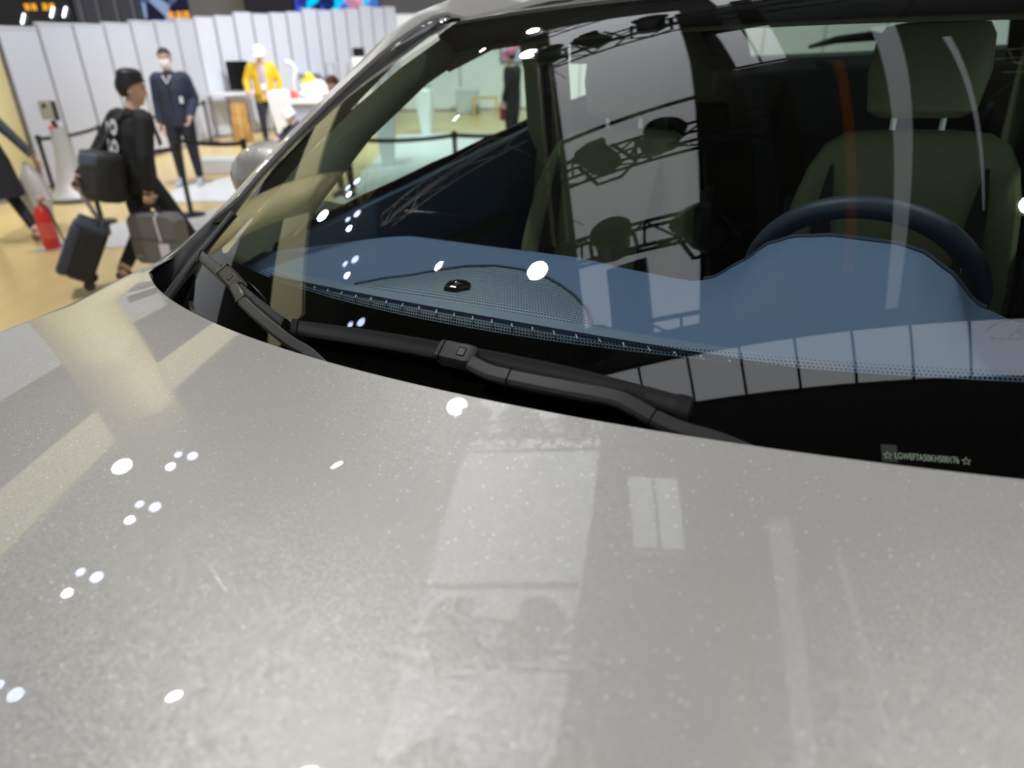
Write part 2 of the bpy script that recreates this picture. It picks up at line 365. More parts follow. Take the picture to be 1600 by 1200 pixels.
for i, (x, y, tx, ty, p) in enumerate(((-3.6, 8.6, -6.6, 12.5, 1500), (-2.6, 12.5, -5.5, 17.0, 1500), (-4.6, 4.2, -4.6, 8.0, 1250), (.8, 12.5, -1.0, 17.5, 3000), (4.5, 13.5, 5.0, 22.0, 1800), (-11, 16, -14, 29, 1500))):  # unseen floodlights added to brighten the background
    stage_light('added floodlight to brighten the %s' % ('partition panels', 'worker corner', 'walking visitors', 'booth wall behind the passenger window', 'booth wall behind the rear window', 'far display row')[i], (x, y, 7.9), (tx - x, ty - y, -6.9), WARML, .09, p)
# cream column at the left edge
c = empty('column', (-7.36, 9.98, 0), 0, 'tall cream painted round column at the left end of the partition', 'column')
MB().lathe([(.62, 0), (.62, 8.6)], n=40).build('shaft', CREAM, c); MB().lathe([(.65, 0), (.65, .1), (.62, .11)], n=40).build('base_ring', ALU, c)

# ================================================================== THE CAR  (car axes: u across, v towards the tail, z up; origin on the platform)
CARM = Matrix(((0.8429296, 0.5371711, -0.0302804, -0.0842342), (-0.5367341, 0.8434707, 0.0217622, 0.6879737), (0.0372307, -0.0020915, 0.9993045, 0.4634924), (0, 0, 0, 1)))
pl = MB()
pl.lathe([(1.0, 0), (1.0, .40)], n=8)
plat = MB().bbox((-.95, -1.2, 0), (.95, 3.6, .405)).build('display_platform', mat('platform_grey', (.4, .4, .42), .5), smooth=False, bevel=.01)
plat.location = (CARM[0][3], CARM[1][3], 0); plat.rotation_euler = (0, 0, R(-32.5)); tag(plat, 'low grey display platform under the parked car', 'platform')
car = empty('car'); car.matrix_world = CARM
tag(car, 'pearl grey SUV with black wipers filling the foreground', 'car')

def W(s, t, h=0.0):
    p = Vector((s * (.74 - .10 * t), -.01 + .20 * s * s * (1 - .3 * t) + .80 * t, 1.05 + .44 * t - .012 * s * s + .17 * t * (1 - t)))
    if h:
        e = 1e-3; n = (W(s + e, t) - W(s - e, t)).cross(W(s, t + e) - W(s, t - e)).normalized(); p = p + n * h
    return p
def Wn(s, t):
    e = 1e-3; return (W(s + e, t) - W(s - e, t)).cross(W(s, t + e) - W(s, t - e)).normalized()
def ve(u): return -.045 + .336 * u * u - .012 * u * 0 + .075 * ss(.755, .80, abs(u))
def hood_z(u, v):
    d = v - (-.045 + .336 * u * u); a = abs(u)
    z = 1.092 - .057 * u * u + .07 * d - .05 * d * d
    z += .017 * ss(.0, .20, v) * ss(.66, .80, a)
    if a > .775: z -= 2.6 * (a - .775) ** 2
    if v < -.85: z -= 1.3 * (-.85 - v) ** 2
    return z
def hood_pt(u, k):
    v0 = ve(u); vf = -1.16 + .16 * u * u; v = vf + (v0 - vf) * k
    return Vector((u, v, hood_z(u, v)))
us = lin(-.93, .93, 150); ks = [1 - (1 - i / 70) ** 1.0 for i in range(71)]
mb = MB(); mb.grid(hood_pt, us, ks)
# rolled rear lip
mb.grid(lambda u, k: Vector((u, ve(u) + .004 * math.sin(k * math.pi / 2), hood_z(u, ve(u)) - .012 * k)), lin(-.76, .76, 120), lin(0, 1, 4))
hood = mb.build('hood', PAINT, car, fix=False)
for s in (-1, 1):
    MB().grid(lambda v, k: Vector((s * (.93 + .03 * math.sin(k * math.pi)), v, hood_z(.93, v) * (1 - k) + .42 * k)), lin(-1.02, .34, 20), lin(0, 1, 10)).build('fender', PAINT, car)
    MB().grid(lambda v, k: Vector((s * (.93 + .03 * math.sin(k * math.pi)), v, (1.02) * (1 - k) + .34 * k)), lin(.33, 3.0, 24), lin(0, 1, 10)).build('door_skin', PAINT, car)
MB().grid(lambda u, k: Vector((u, -1.16 + .16 * u * u - .06 * math.sin(k * math.pi), hood_z(u, -1.16 + .16 * u * u) * (1 - k) + .3 * k)), lin(-.93, .93, 40), lin(0, 1, 10)).build('front_bumper', PAINT, car)
for s in (-1, 1):
    for v in (-.45, 2.25):
        rot = Matrix.Rotation(R(90), 3, 'Y')
        w = MB().lathe([(.22, -.1), (.33, -.1), (.345, -.06), (.345, .06), (.33, .1), (.22, .1)], (s * .78, v, .345), 32, rot).build('tire', mat('tire_rubber', (.02, .02, .02), .8), car)
        MB().lathe([(.03, .05), (.05, .07), (.22, .085), (.22, -.085)], (s * .78, v, .345), 24, rot).build('rim', CHROME, w)

# windshield: glass, ceramic frit with dotted edge, VIN plate
def Wg(s, t): return W(s, t)
wsh = MB().grid(Wg, lin(-1, 1, 70), lin(-.06, 1.0, 36)).build('windshield', GLASS_W, car, fix=False)
def frit_ring(nseg=260):
    inn, out = [], []
    S, T0, T1, rs, rt = .955, .108, .965, .11, .07
    def corner(cs, ct, a0):
        for k in range(16):
            a = a0 + R(90) * k / 15; inn.append((cs + rs * math.cos(a), ct + rt * math.sin(a)))
    def edge(a, b, n):
        for k in range(1, n): inn.append((a[0] + (b[0] - a[0]) * k / n, a[1] + (b[1] - a[1]) * k / n))
    corner(S - rs, T1 - rt, 0); edge((S - rs, T1), (-S + rs, T1), 40); corner(-S + rs, T1 - rt, R(90)); edge((-S, T1 - rt), (-S, T0 + rt), 24)
    corner(-S + rs, T0 + rt, R(180)); edge((-S + rs, T0), (S - rs, T0), 80); corner(S - rs, T0 + rt, R(270)); edge((S, T0 + rt), (S, T1 - rt), 24)
    for s, t in inn:
        ts, tt = s / S, (t - .53) / (.53 - T0) if t < .53 else (t - .53) / (T1 - .53)
        m = max(abs(ts), abs(tt)); ts, tt = ts / m, tt / m
        out.append((ts * .998, .53 + tt * (.53 + .06) if tt < 0 else .53 + tt * .468))
    return inn, out
inn, out = frit_ring()
mb = MB(); rings = []
for k in range(7):
    q = k / 6; rings.append([W(a[0] + (b[0] - a[0]) * q, a[1] + (b[1] - a[1]) * q, -.004) for a, b in zip(inn, out)])
n = len(inn)
mb.add([p for r_ in rings for p in r_], [(i * n + j, i * n + (j + 1) % n, (i + 1) * n + (j + 1) % n, (i + 1) * n + j) for i in range(6) for j in range(n)])
mb.build('frit_band', FRIT, wsh)
mb = MB()
for row in range(3):
    for i in range(300):
        s = -.82 + 1.64 * (i + .5 * (row % 2)) / 300; t = .1105 + row * .0042; rr = (.0017, .0014, .001)[row]
        c0 = W(s, t, -.004); e1 = (W(s + .01, t) - W(s, t)).normalized(); e2 = (W(s, t + .01) - W(s, t)).normalized()
        mb.add([c0 + (e1 * math.cos(a * math.pi / 3) + e2 * math.sin(a * math.pi / 3)) * rr for a in range(6)], [(0, 1, 2, 3, 4, 5)])
tag(mb.build('frit_dots', FRIT, wsh, smooth=False), kind='stuff')
# frames on glass for flat print
def on_glass(s, t, h):
    p = W(s, t, h); x = (W(s + .02, t) - W(s - .02, t)).normalized(); nn = Wn(s, t); y = nn.cross(x).normalized()
    return Matrix(((x.x, y.x, nn.x, p.x), (x.y, y.y, nn.y, p.y), (x.z, y.z, nn.z, p.z), (0, 0, 0, 1)))
vp = MB().box((0, 0, 0), (.074, .026, .0008)).build('vin_plate', mat('vin_black', (.003, .003, .003), .9, spec=0.0), car, smooth=False)
VINM = on_glass(.699, .019, -.0015); vp.matrix_local = VINM
VW = mat('vin_print', (.75, .78, .72), .5)
o = bpy.data.objects.new('vin_text', text_mesh('LGWEF7A50KH500176', .0088, VW, 'vin_text')); COL.objects.link(o); o.parent = vp; o.location = (0, 0, .0006); o.scale = (.62, 1, 1)
for sx in (-1, 1):
    mb = MB(); pts = [((.0042 if k % 2 == 0 else .0018) * math.sin(k * math.pi / 5), (.0042 if k % 2 == 0 else .0018) * math.cos(k * math.pi / 5)) for k in range(10)]
    mb.add([(x, y, 0) for x, y in pts] + [(x * .72, y * .72, 0) for x, y in pts], [(i, (i + 1) % 10, 10 + (i + 1) % 10, 10 + i) for i in range(10)])
    st = mb.build('vin_star', VW, vp, smooth=False); st.location = (sx * .0325, 0, .0007)
MB().bbox((-.0375, -.006, .0003), (-.024, .0105, .00045)).build('plate_patch', mat('plate_grey', (.055, .058, .055), .6), vp, smooth=False)
# etched mark on the glass
gm = MB(); ETCH = mat('etched_mark', (.004, .005, .007), .9, spec=0.0)
for r0, r1 in ((.0052, .0062), (.0026, .0034)):
    gm.add([(r * math.cos(a * math.pi / 12), r * math.sin(a * math.pi / 12), 0) for r in (r0, r1) for a in range(24)], [(i, (i + 1) % 24, 24 + (i + 1) % 24, 24 + i) for i in range(24)])
for r0, r1 in ((.022, .0228), (.0105, .0112)):
    gm.add([(.004 + 1.6 * r * math.cos(R(20 + a * 140 / 20)), -.010 + r * math.sin(R(20 + a * 140 / 20)), 0) for r in (r0, r1) for a in range(21)], [(i, i + 1, 22 + i, 21 + i) for i in range(20)])
for k in range(9): gm.box((-.026 + k * .0065, -.0085 , 0), (.0045, .0012, .0002))
gm = gm.build('etched_glass_mark', ETCH, wsh, smooth=False); gm.matrix_local = on_glass(.795, .168, -.003); gm.scale = (1.15, 1.15, 1)

# A-pillars, gaskets, cowl side panels
SIL = [(.16, -.812, 1.058), (.20, -.805, 1.074), (.245, -.80, 1.092), (.313, -.785, 1.130), (.34, -.78, 1.149), (.383, -.775, 1.175), (.51, -.755, 1.262), (.64, -.73, 1.349), (.812, -.70, 1.458), (.92, -.685, 1.508), (1.06, -.675, 1.543), (1.35, -.665, 1.572), (1.8, -.66, 1.582), (2.3, -.645, 1.565), (2.75, -.62, 1.52), (3.0, -.60, 1.47)]
def edge_pt(v):           # glass or roof edge next to the pillar at station v
    t = (v - .19) / .74
    if t <= 1: return W(-1, max(-.06, t))
    return Vector((-.62 + .02 * ss(2, 3, v), v, 1.49 + .075 * ss(.93, 1.6, v) - .085 * ss(2.0, 3.0, v)))
def pillar(sg):
    body = MB(); gas = MB(); trim = MB(); rb, rg, rt = [], [], []
    st = []
    for (a, b) in zip(SIL, SIL[1:]):
        for k in range(4): st.append(tuple(a[i] + (b[i] - a[i]) * k / 4 for i in range(3)))
    st.append(SIL[-1])
    for v, u, z in st:
        C = Vector((u, v, z)); G = edge_pt(v)
        w = .58 - .46 * (1 - ss(.30, .37, v))
        I = C.lerp(G, w); 
        rise = Vector((0, -.003, .007)) * ss(.25, .4, v)
        A = [C + Vector((-.012, .055, -.05)), C + Vector((-.012, .026, -.018)), C + Vector((-.003, .008, -.002)), C + Vector((.004, .0, .002)), C.lerp(I, .5) + rise, I + rise * .6, I + Vector((0, .004, -.008))]
        if v > 1.0: A[5] = G + Vector((0, 0, .004)); A[6] = G + Vector((0, 0, -.01))
        rb.append([Vector((sg * -p.x, p.y, p.z)) for p in A])
        if v < 1.0 and v > .30:
            B = [I + Vector((0, .002, -.003)), I.lerp(G, .35) + rise * .3 - Vector((0, 0, .004)), I.lerp(G, .7) - Vector((0, 0, .001)), G + Vector((.012, 0, .003)), G + Vector((.014, 0, -.004))]
            rg.append([Vector((sg * -p.x, p.y, p.z)) for p in B])
    body.loft(rb, False, False); o = body.build('a_pillar', PAINT, car)
    gas.loft(rg, False, False); gas.build('pillar_gasket', GLOSSB, car)
    # interior pillar trim between glass edge and side window
    WT = [(.50, -.68, 1.115), (.52, -.68, 1.13), (.706, -.68, 1.249), (.924, -.675, 1.352), (1.142, -.67, 1.425), (1.42, -.665, 1.452)]
    GL = [(.19, .985), (.20, 1.0), (.45, .0), (.65, .0), (.80, .0), (.92, .0)]
    r2 = []
    for k, (v, u, z) in enumerate(WT):
        q = k / (len(WT) - 1); t = .02 + .95 * q
        a = W(-1, t, -.02) ; a.x += .03
        b = Vector((u, v, z)); mid = a.lerp(b, .5) + Vector((.028, -.012, .0))
        ring = [a, a.lerp(mid, .5) + Vector((.008, -.004, 0)), mid, mid.lerp(b, .5) + Vector((.006, -.004, .0)), b, b + Vector((-.06, .01, 0))]
        r2.append([Vector((sg * -p.x, p.y, p.z)) for p in ring])
    fine = []
    for i in range(len(r2) - 1):
        for k in range(5): fine.append([a.lerp(b, k / 5) for a, b in zip(r2[i], r2[i + 1])])
    fine.append(r2[-1]); trim.loft(fine, False, False).build('pillar_trim', TRIM, car)
    # black cowl corner panel with its two raised seals
    cp = MB()
    top = [Vector((u, v, z)) for v, u, z in st if .15 <= v <= .345]
    rows = []
    for k, p in enumerate(top):
        q = k / (len(top) - 1)
        g = W(-1 + .02, -.055 + (.20 + .055) * q ** 1.0 - .01, .001)
        if q < .5: g = W(-.98, -.06, -.012).lerp(g, q * 2)
        rows.append([p + Vector((.012, .003, -.004)) , p.lerp(g, .3) + Vector((0, 0, -.012)), p.lerp(g, .65) + Vector((0, 0, -.014)), g])
    base = [r_ + Vector((0.02 * i, -.05, -.05)) for i, r_ in enumerate(rows[0])]
    cp.loft([[Vector((sg * -p.x, p.y, p.z)) for p in r_] for r_ in [base] + rows], False, False)
    co = cp.build('cowl_corner_panel', mat('cowl_black', (.007, .007, .008), .3), car)
    for off, rad in ((.62, .0045), (.80, .0035)):
        pts = []
        for k, r_ in enumerate(rows):
            q = k / (len(rows) - 1); f = off + (1 - off) * .8 * q
            x = f * 3; i = min(2, int(x)); p = r_[i].lerp(r_[i + 1], x - i) + Vector((0, -.002, .003)); pts.append(p)
        pts = [pts[0] + Vector((.012, -.05, -.035))] + pts
        MB().tube([Vector((sg * -p.x, p.y, p.z)) for p in pts], rad * 1.25, 6).build('seal_strip', mat('seal_grey', (.10, .10, .095), .3), co)
pillar(1); pillar(-1)
# cowl under the hood lip
MB().grid(lambda u, k: Vector((u, ve(min(abs(u), .75)) + .02 + k * .10 - .03, 1.035 - .012 * k - .03 * abs(u))), lin(-.76, .76, 50), lin(0, 1, 5)).build('cowl_grille', BLACK, car)

# roof and headliner
def roof_pt(u, k):
    s = max(-1, min(1, u / .64)); a = W(s, 1.0); v = a.y + (3.0 - a.y) * k
    z = a.z + .004 * ss(0, .02, k) + .085 * math.sin(min(1, k * 1.6) * math.pi / 2) - .055 * ss(.5, 1, k) * k
    return Vector((s * (.64 - .02 * k), v, z - .004 * s * s))
MB().grid(roof_pt, lin(-.64, .64, 40), [0, .006, .015, .03, .06, .1, .15, .2, .3, .4, .5, .6, .7, .8, .9, 1]).build('roof', PAINT, car, fix=False)
MB().grid(lambda u, k: roof_pt(u, k) + Vector((0, .02, -.042 - .02 * (1 - ss(0, .1, k)))), lin(-.63, .63, 24), lin(.0, .93, 16)).build('headliner', TRIM, car)
MB().loft([[W(s, .985, -.006), W(s, .985, -.03), W(s, 1.0, -.055) + Vector((0, .03, 0)), W(s, 1.0, .0)] for s in lin(-.98, .98, 30)]).build('windshield_header', CABD, car)

# cabin floor and firewall (keeps the cabin closed)
MB().bbox((-.86, .1, .30), (.86, 3.1, .36)).build('cabin_floor', CABD, car, smooth=False)
MB().bbox((-.80, .06, .34), (.80, .10, .98)).build('firewall', CABD, car, smooth=False)

# doors from the inside, side glass
def belt(v): return interp([(.3, 1.05), (.55, 1.087), (.77, 1.118), (1.04, 1.154), (1.27, 1.186), (1.72, 1.245), (2.17, 1.282), (2.8, 1.31)], v)
for sg in (-1, 1):
    d = MB().loft([[Vector((sg * (.735 - .0 * v), v, belt(v))), Vector((sg * .70, v, belt(v) - .012)), Vector((sg * .675, v, belt(v) - .08)), Vector((sg * .69, v, belt(v) - .22)), Vector((sg * .66, v, .70)), Vector((sg * .70, v, .38))] for v in lin(.33, 1.48, 14)], False, False).build('door_lining', DASHD, car)
    MB().tube([(sg * .722, v, belt(v) + .002) for v in lin(.42, 2.75, 26)], .0085, 6).build('belt_seal', GLOSSB, d)
    MB().tube([(sg * .655, v, .93 + .03 * math.sin((v - .8) * 3)) for v in lin(.8, 1.25, 10)], .018, 8).build('armrest', CABD, d)
    MB().loft([[Vector((sg * .735, v, belt(v))), Vector((sg * .70, v, belt(v) - .012)), Vector((sg * .675, v, belt(v) - .08)), Vector((sg * .67, v, .38))] for v in lin(1.62, 2.9, 12)], False, False).build('rear_door_lining', CABD, car)
    # B pillar, upper rail, C pillar
    MB().loft([[Vector((sg * .70, v0, z)), Vector((sg * .655, v0 + .02, z)), Vector((sg * .655, v1 - .02, z)), Vector((sg * .70, v1, z))] for z, v0, v1 in ((.40, 1.45, 1.70), (1.2, 1.44, 1.68), (1.36, 1.43, 1.66), (1.47, 1.40, 1.66), (1.53, 1.38, 1.68))]).build('b_pillar_trim', TRIM, car)
    MB().tube([(sg * .665, v, z) for v, z in ((1.0, 1.405), (1.2, 1.452), (1.45, 1.472), (1.8, 1.455), (2.2, 1.43), (2.8, 1.36))], .03, 8).build('roof_side_trim', TRIM, car)
    MB().loft([[Vector((sg * .71, v0, z)), Vector((sg * .63, v0 + .03, z)), Vector((sg * .60, 3.0, z)), Vector((sg * .68, 3.05, z))] for z, v0 in ((.6, 2.5), (1.25, 2.42), (1.36, 2.35), (1.5, 2.3))]).build('rear_pillar_trim', TRIM, car)
    MB().loft([[Vector((sg * .66, 1.66, z1)), Vector((sg * .655, 2.4, z1 - .02))] for z1 in (1.375, 1.48)], False, False).build('rear_window_shade', TRIM, car)
    g = MB().grid(lambda v, k: Vector((sg * (.728 - .05 * k), v, belt(v) + (max(belt(v) + .01, interp([(.44, 1.07), (.52, 1.13), (.706, 1.25), (.924, 1.36), (1.142, 1.44), (1.42, 1.48), (1.8, 1.47), (2.6, 1.39)], v)) - belt(v)) * k)), lin(.44, 2.62, 30), lin(0, 1, 8)).build('side_window', GLASS_S, car)
# door mirrors
for sg in (-1, 1):
    m_ = MB().ell((sg * .985, .66, 1.155), (.115, .085, .088), Matrix.Rotation(R(-14 * sg), 3, 'Z'), 24, 14).build('door_mirror', PAINT, car)
    MB().loft([[Vector((sg * x, v + .02 * k, z)) for v, z in ((.58, 1.05), (.58, 1.09), (.66, 1.10), (.66, 1.05))] for k, x in enumerate((.74, .82, .92))]).build('mirror_foot', BLACK, m_)

# dashboard
EDGE = [(-.74, 1.058), (-.68, 1.06), (-.60, 1.058), (-.5, 1.0575), (-.24, 1.054), (-.1, 1.052), (.03, 1.039), (.10, 1.034), (.13, 1.033), (.163, 1.041), (.214, 1.076), (.251, 1.109), (.289, 1.124), (.344, 1.13), (.431, 1.126), (.466, 1.117), (.503, 1.093), (.551, 1.047), (.60, 1.03), (.74, 1.02)]
def dash_pt(u, v):
    b = 1.022 - .10 * (1 - ss(.08, .26, v)); e = interp(EDGE, u)
    f = ss(.30, .60, v) if u > .1 else ss(.42 - .25 * ss(.5, .7, -u), .60 - .24 * ss(.5, .74, -u), v)
    z = b + (e - b) * f
    return Vector((u, v + .0, z))
du = lin(-.74, .74, 110)
def dv(u): return .60 - .24 * ss(.5, .74, -u)
mb = MB().grid(lambda u, k: dash_pt(u, .06 + (dv(u) - .06) * k + .06 * u * u * (1 - k)), du, lin(0, 1, 44))
def dash_back(u, k):
    d0 = dv(u); p = dash_pt(u, d0); hum = ss(1.06, 1.12, interp(EDGE, u)); a = k * math.pi / 2
    q = Vector((u, d0 + .02 * math.sin(a), p.z - .012 * (1 - math.cos(a)))) if k <= 1 else Vector((u, d0 + .02 - .06 * hum * ss(1, 2, k) + .05 * (1 - hum) * ss(1, 2, k), p.z - .012 - (.22 + .09 * hum) * (k - 1)))
    return q
mb.grid(dash_back, du, [0, .33, .66, 1, 1.3, 1.6, 2])
dash = mb.build('dashboard', DASH, car)
MB().tube([dash_pt(u, .603) + Vector((0, .004, .001)) for u in lin(.15, .56, 50)], .0035, 6).build('binnacle_rim', DASHD, dash)
MB().box((.372, .70, 1.02), (.30, .02, .12), Matrix.Rotation(R(20), 3, 'X')).build('instrument_cluster', GLOSSB, dash, bevel=.004)
# speaker grille
ARC = [(-.425, .343), (-.40, .392), (-.365, .428), (-.32, .468), (-.276, .492), (-.22, .506), (-.16, .506), (-.107, .496), (-.06, .474), (-.018, .445), (.03, .395), (.062, .345), (.07, .325)]
mb = MB(); nA = len(ARC); fr = [(.07 + (-.425 - .07) * k / 20, .325 + (.343 - .325) * k / 20 - .004 * math.sin(math.pi * k / 20)) for k in range(1, 20)]
loop = ARC + fr; cx = sum(p[0] for p in loop) / len(loop); cyy = sum(p[1] for p in loop) / len(loop)
zt = lambda x, y: dash_pt(x, y).z + .010
top = [(x, y, zt(x, y)) for x, y in loop]; bot = [(x, y, zt(x, y) - .02) for x, y in loop]
N = len(loop); rings = [[(cx + (x - cx) * q, cyy + (y - cyy) * q, zt(cx + (x - cx) * q, cyy + (y - cyy) * q) + .006 * (1 - q * q)) for x, y in loop] for q in (.05, .3, .55, .8, 1)]
mb.loft([[Vector(p) for p in r_] for r_ in rings], False); mb.add(rings[0], [tuple(range(N))])
gr = mb.build('speaker_grille', PERF, dash)
MB().loft([[Vector(p) for p in top], [Vector(p) for p in bot]], False).build('grille_edge', DASHD, gr)
MB().tube([Vector((x, y, zt(x, y) + .001)) for x, y in ARC], .003, 6).build('grille_bezel', DASHD, gr)
MB().lathe([(.026, 0), (.026, .006), (.017, .013), (.001, .015)], (-.222, .39, zt(-.222, .39) + .004), 6).build('light_sensor', GLOSSB, gr)
# defroster ledge in front of the grille
MB().loft([[Vector((u, v + .05 * u * u, 1.03 + z)) for v, z in ((.288, -.01), (.288, .008), (.314, .010), (.322, -.01))] for u in lin(-.62, .42, 30)]).build('defroster_ledge', mat('ledge_blue', (.17, .22, .38), .5), dash)
MB().loft([[Vector((u, v + .05 * u * u, 1.03 + z)) for v, z in ((.235, -.01), (.235, .002), (.282, .003), (.287, -.01))] for u in lin(-.62, .42, 30)]).build('defroster_vent', DASHD, dash)
fin = MB().box((0, 0, 0), (.002, .016, .006), Matrix.Rotation(R(35), 3, 'Z')).mesh('vent_fin', mat('fin_pale', (.42, .5, .6), .5), False)
for i in range(24):
    u = -.50 + i * .036; inst(fin, 'vent_fin', dash, (u, .268 + .05 * u * u, 1.037))

# steering wheel
sw = empty('steering_wheel', (0, 0, 0)); sw.parent = car
sw.location = (.372, .792, .994); sw.rotation_euler = (R(24.5) - R(90) + R(90), 0, 0)
Ct = Matrix.Rotation(R(24.5), 3, 'X')
RW = .184
mb = MB(); mb.loft([[Vector(((RW + .0195 * math.cos(b)) * math.cos(a), .0195 * math.sin(b), (RW + .0195 * math.cos(b)) * math.sin(a) * .96)) for b in [2 * math.pi * k / 12 for k in range(12)]] for a in [2 * math.pi * j / 64 for j in range(65)]], False)
mb.build('rim', mat('wheel_leather', (.03, .045, .09), .5), sw)
MB().ell((0, .01, -.02), (.075, .03, .065), None, 24, 12).build('airbag_hub', CABD, sw)
for a0, a1 in (((-.07, -.02), (-.17, -.005)), ((.07, -.02), (.17, -.005)), ((0, -.07), (0, -.172))):
    MB().tube([(a0[0], .01, a0[1]), (a1[0], .0, a1[1])], [.02, .014], 8).build('spoke', CABD, sw)

# seats
def seat(u0, w=1.0):
    st = empty('front_seat', (0, 0, 0)); st.parent = car; st.location = (u0, 0, 0)
    def ring(z, v, hw, th, bol):
        pts = []
        for k in range(28):
            a = 2 * math.pi * k / 28; c_, s_ = math.cos(a), math.sin(a)
            x = hw * math.copysign(abs(c_) ** .55, c_); y = th * math.copysign(abs(s_) ** .6, s_)
            if s_ < 0: y -= bol * ss(.55, .95, abs(c_)) - 0.0
            pts.append(Vector((x, v + y, z)))
        return pts
    MB().loft([ring(.56, 1.20, .24, .07, .05), ring(.70, 1.235, .25, .07, .06), ring(.90, 1.29, .25, .065, .055), ring(1.05, 1.335, .235, .055, .04), ring(1.13, 1.36, .215, .05, .02), ring(1.175, 1.372, .19, .045, .01), ring(1.20, 1.38, .15, .035, 0), ring(1.207, 1.383, .08, .02, 0)]).build('backrest', SEAT, st)
    MB().loft([[Vector((x, .70 + .02, z)) for x, z in ((-.24, .42), (-.24, .56), (.24, .56), (.24, .42))], [Vector((x, .78, z)) for x, z in ((-.26, .38), (-.26, .62), (.26, .62), (.26, .38))], [Vector((x, 1.24, z)) for x, z in ((-.26, .36), (-.26, .58), (.26, .58), (.26, .36))]]).build('cushion', SEAT, st, bevel=.03)
    MB().loft([ring(z, v, hw, th, 0) for z, v, hw, th in ((1.235, 1.385, .085, .03), (1.25, 1.387, .11, .045), (1.33, 1.395, .122, .05), (1.40, 1.40, .115, .048), (1.425, 1.405, .10, .04), (1.432, 1.407, .06, .02))]).build('headrest', SEAT, st)
    for sg in (-1, 1): MB().loft([[Vector((sg * x0, v, z)), Vector((sg * x1, v - .004, z))] for z, v, x0, x1 in ((1.14, 1.283, .150, .158), (1.05, 1.262, .138, .172), (.92, 1.205, .125, .18), (.75, 1.145, .12, .18))], False, False).build('dark_insert', SEATD, st)
    for x in (-.05, .05): MB().tube([(x, 1.38, 1.17), (x, 1.388, 1.26)], .007, 6).build('headrest_post', CHROME, st)
    for sg in (-1, 1):
        MB().loft([[Vector((sg * x, v, z)) for x, v in ((.245, 1.20 + (z - .56) * .27), (.262, 1.21 + (z - .56) * .27), (.258, 1.30 + (z - .56) * .27), (.24, 1.30 + (z - .56) * .27))] for z in (.56, .75, .95, 1.05)]).build('side_panel', SEATD, st)
    return st
seat(.385); seat(-.345)
rs = MB().loft([[Vector((x, 2.20 + dv, z)) for x, z in ((-.64, .4), (-.64, 1.04), (-.56, 1.10), (.56, 1.10), (.64, 1.04), (.64, .4))] for dv in (0, .12)]).build('rear_seat', SEATD, car, bevel=.02)
for x in (-.42, .42): MB().box((x, 2.28, 1.15), (.24, .09, .13)).build('rear_headrest', SEATD, rs, bevel=.03, seg=3)
# seat belts on the B pillars
for sg in (-1, 1): MB().loft([[Vector((sg * (.64 - .03 * q), 1.47 - .07 * q, 1.38 - .7 * q)) + Vector((0, d_, 0)) for d_ in (-.024, .024)] for q in lin(0, 1, 6)], False, False).build('seat_belt', SEATD, car)

# tailgate with raked rear window
tg = MB().loft([[Vector((x, 3.16 - .0, 1.36)), Vector((x, 3.28, 1.33)), Vector((x, 3.32, .9)), Vector((x, 3.25, .4)), Vector((x, 3.12, .4)), Vector((x, 3.14, 1.345))] for x in lin(-.74, .74, 12)]).build('tailgate', CABD, car)
MB().grid(lambda u, k: Vector((.06 + u * (.50 - .03 * k), 3.16 - .36 * k - .06 * u * u, 1.35 + .14 * k)), lin(-1, 1, 14), lin(0, 1, 6)).build('rear_window', GLASS_S, tg)
for sg in (-1, 1): MB().loft([[Vector((.06 + sg * .495, 3.10, 1.30)), Vector((sg * .72, 3.08, 1.30))], [Vector((.06 + sg * .465, 2.74, 1.50)), Vector((sg * .70, 2.74, 1.50))]], False, False).build('rear_window_pillar', CABD, tg)
MB().loft([[Vector((x, v, z)) for v, z in ((2.74, 1.485), (2.74, 1.54), (2.85, 1.53), (2.81, 1.49))] for x in lin(-.66, .66, 10)]).build('tailgate_header', CABD, tg)
for x in (-.32, -.23): MB().box((x, 2.79, 1.478), (.03, .03, .02)).build('hinge_cap', GLASS_S, tg)
MB().tube([(-.20, 3.10, 1.387), (-.08, 3.04, 1.41), (.06, 3.02, 1.417), (.14, 3.04, 1.405)], [.008, .016, .02, .012], 8).build('rear_wiper', BLACK, tg)

# ------------------------------------------------------------------ wipers
def along(pts, h, n):
    P = [W(s, t, h) for s, t in pts]; L = [0]
    for a, b in zip(P, P[1:]): L.append(L[-1] + (b - a).length)
    res = []
    for i in range(n):
        d = L[-1] * i / (n - 1); k = max(j for j in range(len(L)) if L[j] <= d + 1e-9); k = min(k, len(P) - 2)
        q = (d - L[k]) / (L[k + 1] - L[k])
        # Catmull-Rom
        p0, p1, p2, p3 = P[max(0, k - 1)], P[k], P[k + 1], P[min(len(P) - 1, k + 2)]
        res.append(.5 * ((2 * p1) + (p2 - p0) * q + (2 * p0 - 5 * p1 + 4 * p2 - p3) * q * q + (3 * p1 - p0 - 3 * p2 + p3) * q ** 3))
    return res
NW = Vector((.03, -.594, .804)).normalized()
def sweep(pts, prof, scale=None, caps=True):
    rings = []
    for i, p in enumerate(pts):
        t = (pts[min(i + 1, len(pts) - 1)] - pts[max(i - 1, 0)]).normalized(); b = NW.cross(t).normalized(); n_ = t.cross(b).normalized()
        k = scale[i] if scale else 1
        rings.append([p + b * (x * k) + n_ * (y * k) for x, y in prof])
    return MB().loft(rings, caps)
BL = [(-.0095, -.004), (-.012, .002), (-.008, .007), (.001, .0115), (.005, .0125), (.0065, .0095), (.0065, .002), (.003, -.002)]      # spoiler blade section
RUB = [(-.002, -.016), (-.004, -.004), (.004, -.004), (.002, -.016)]
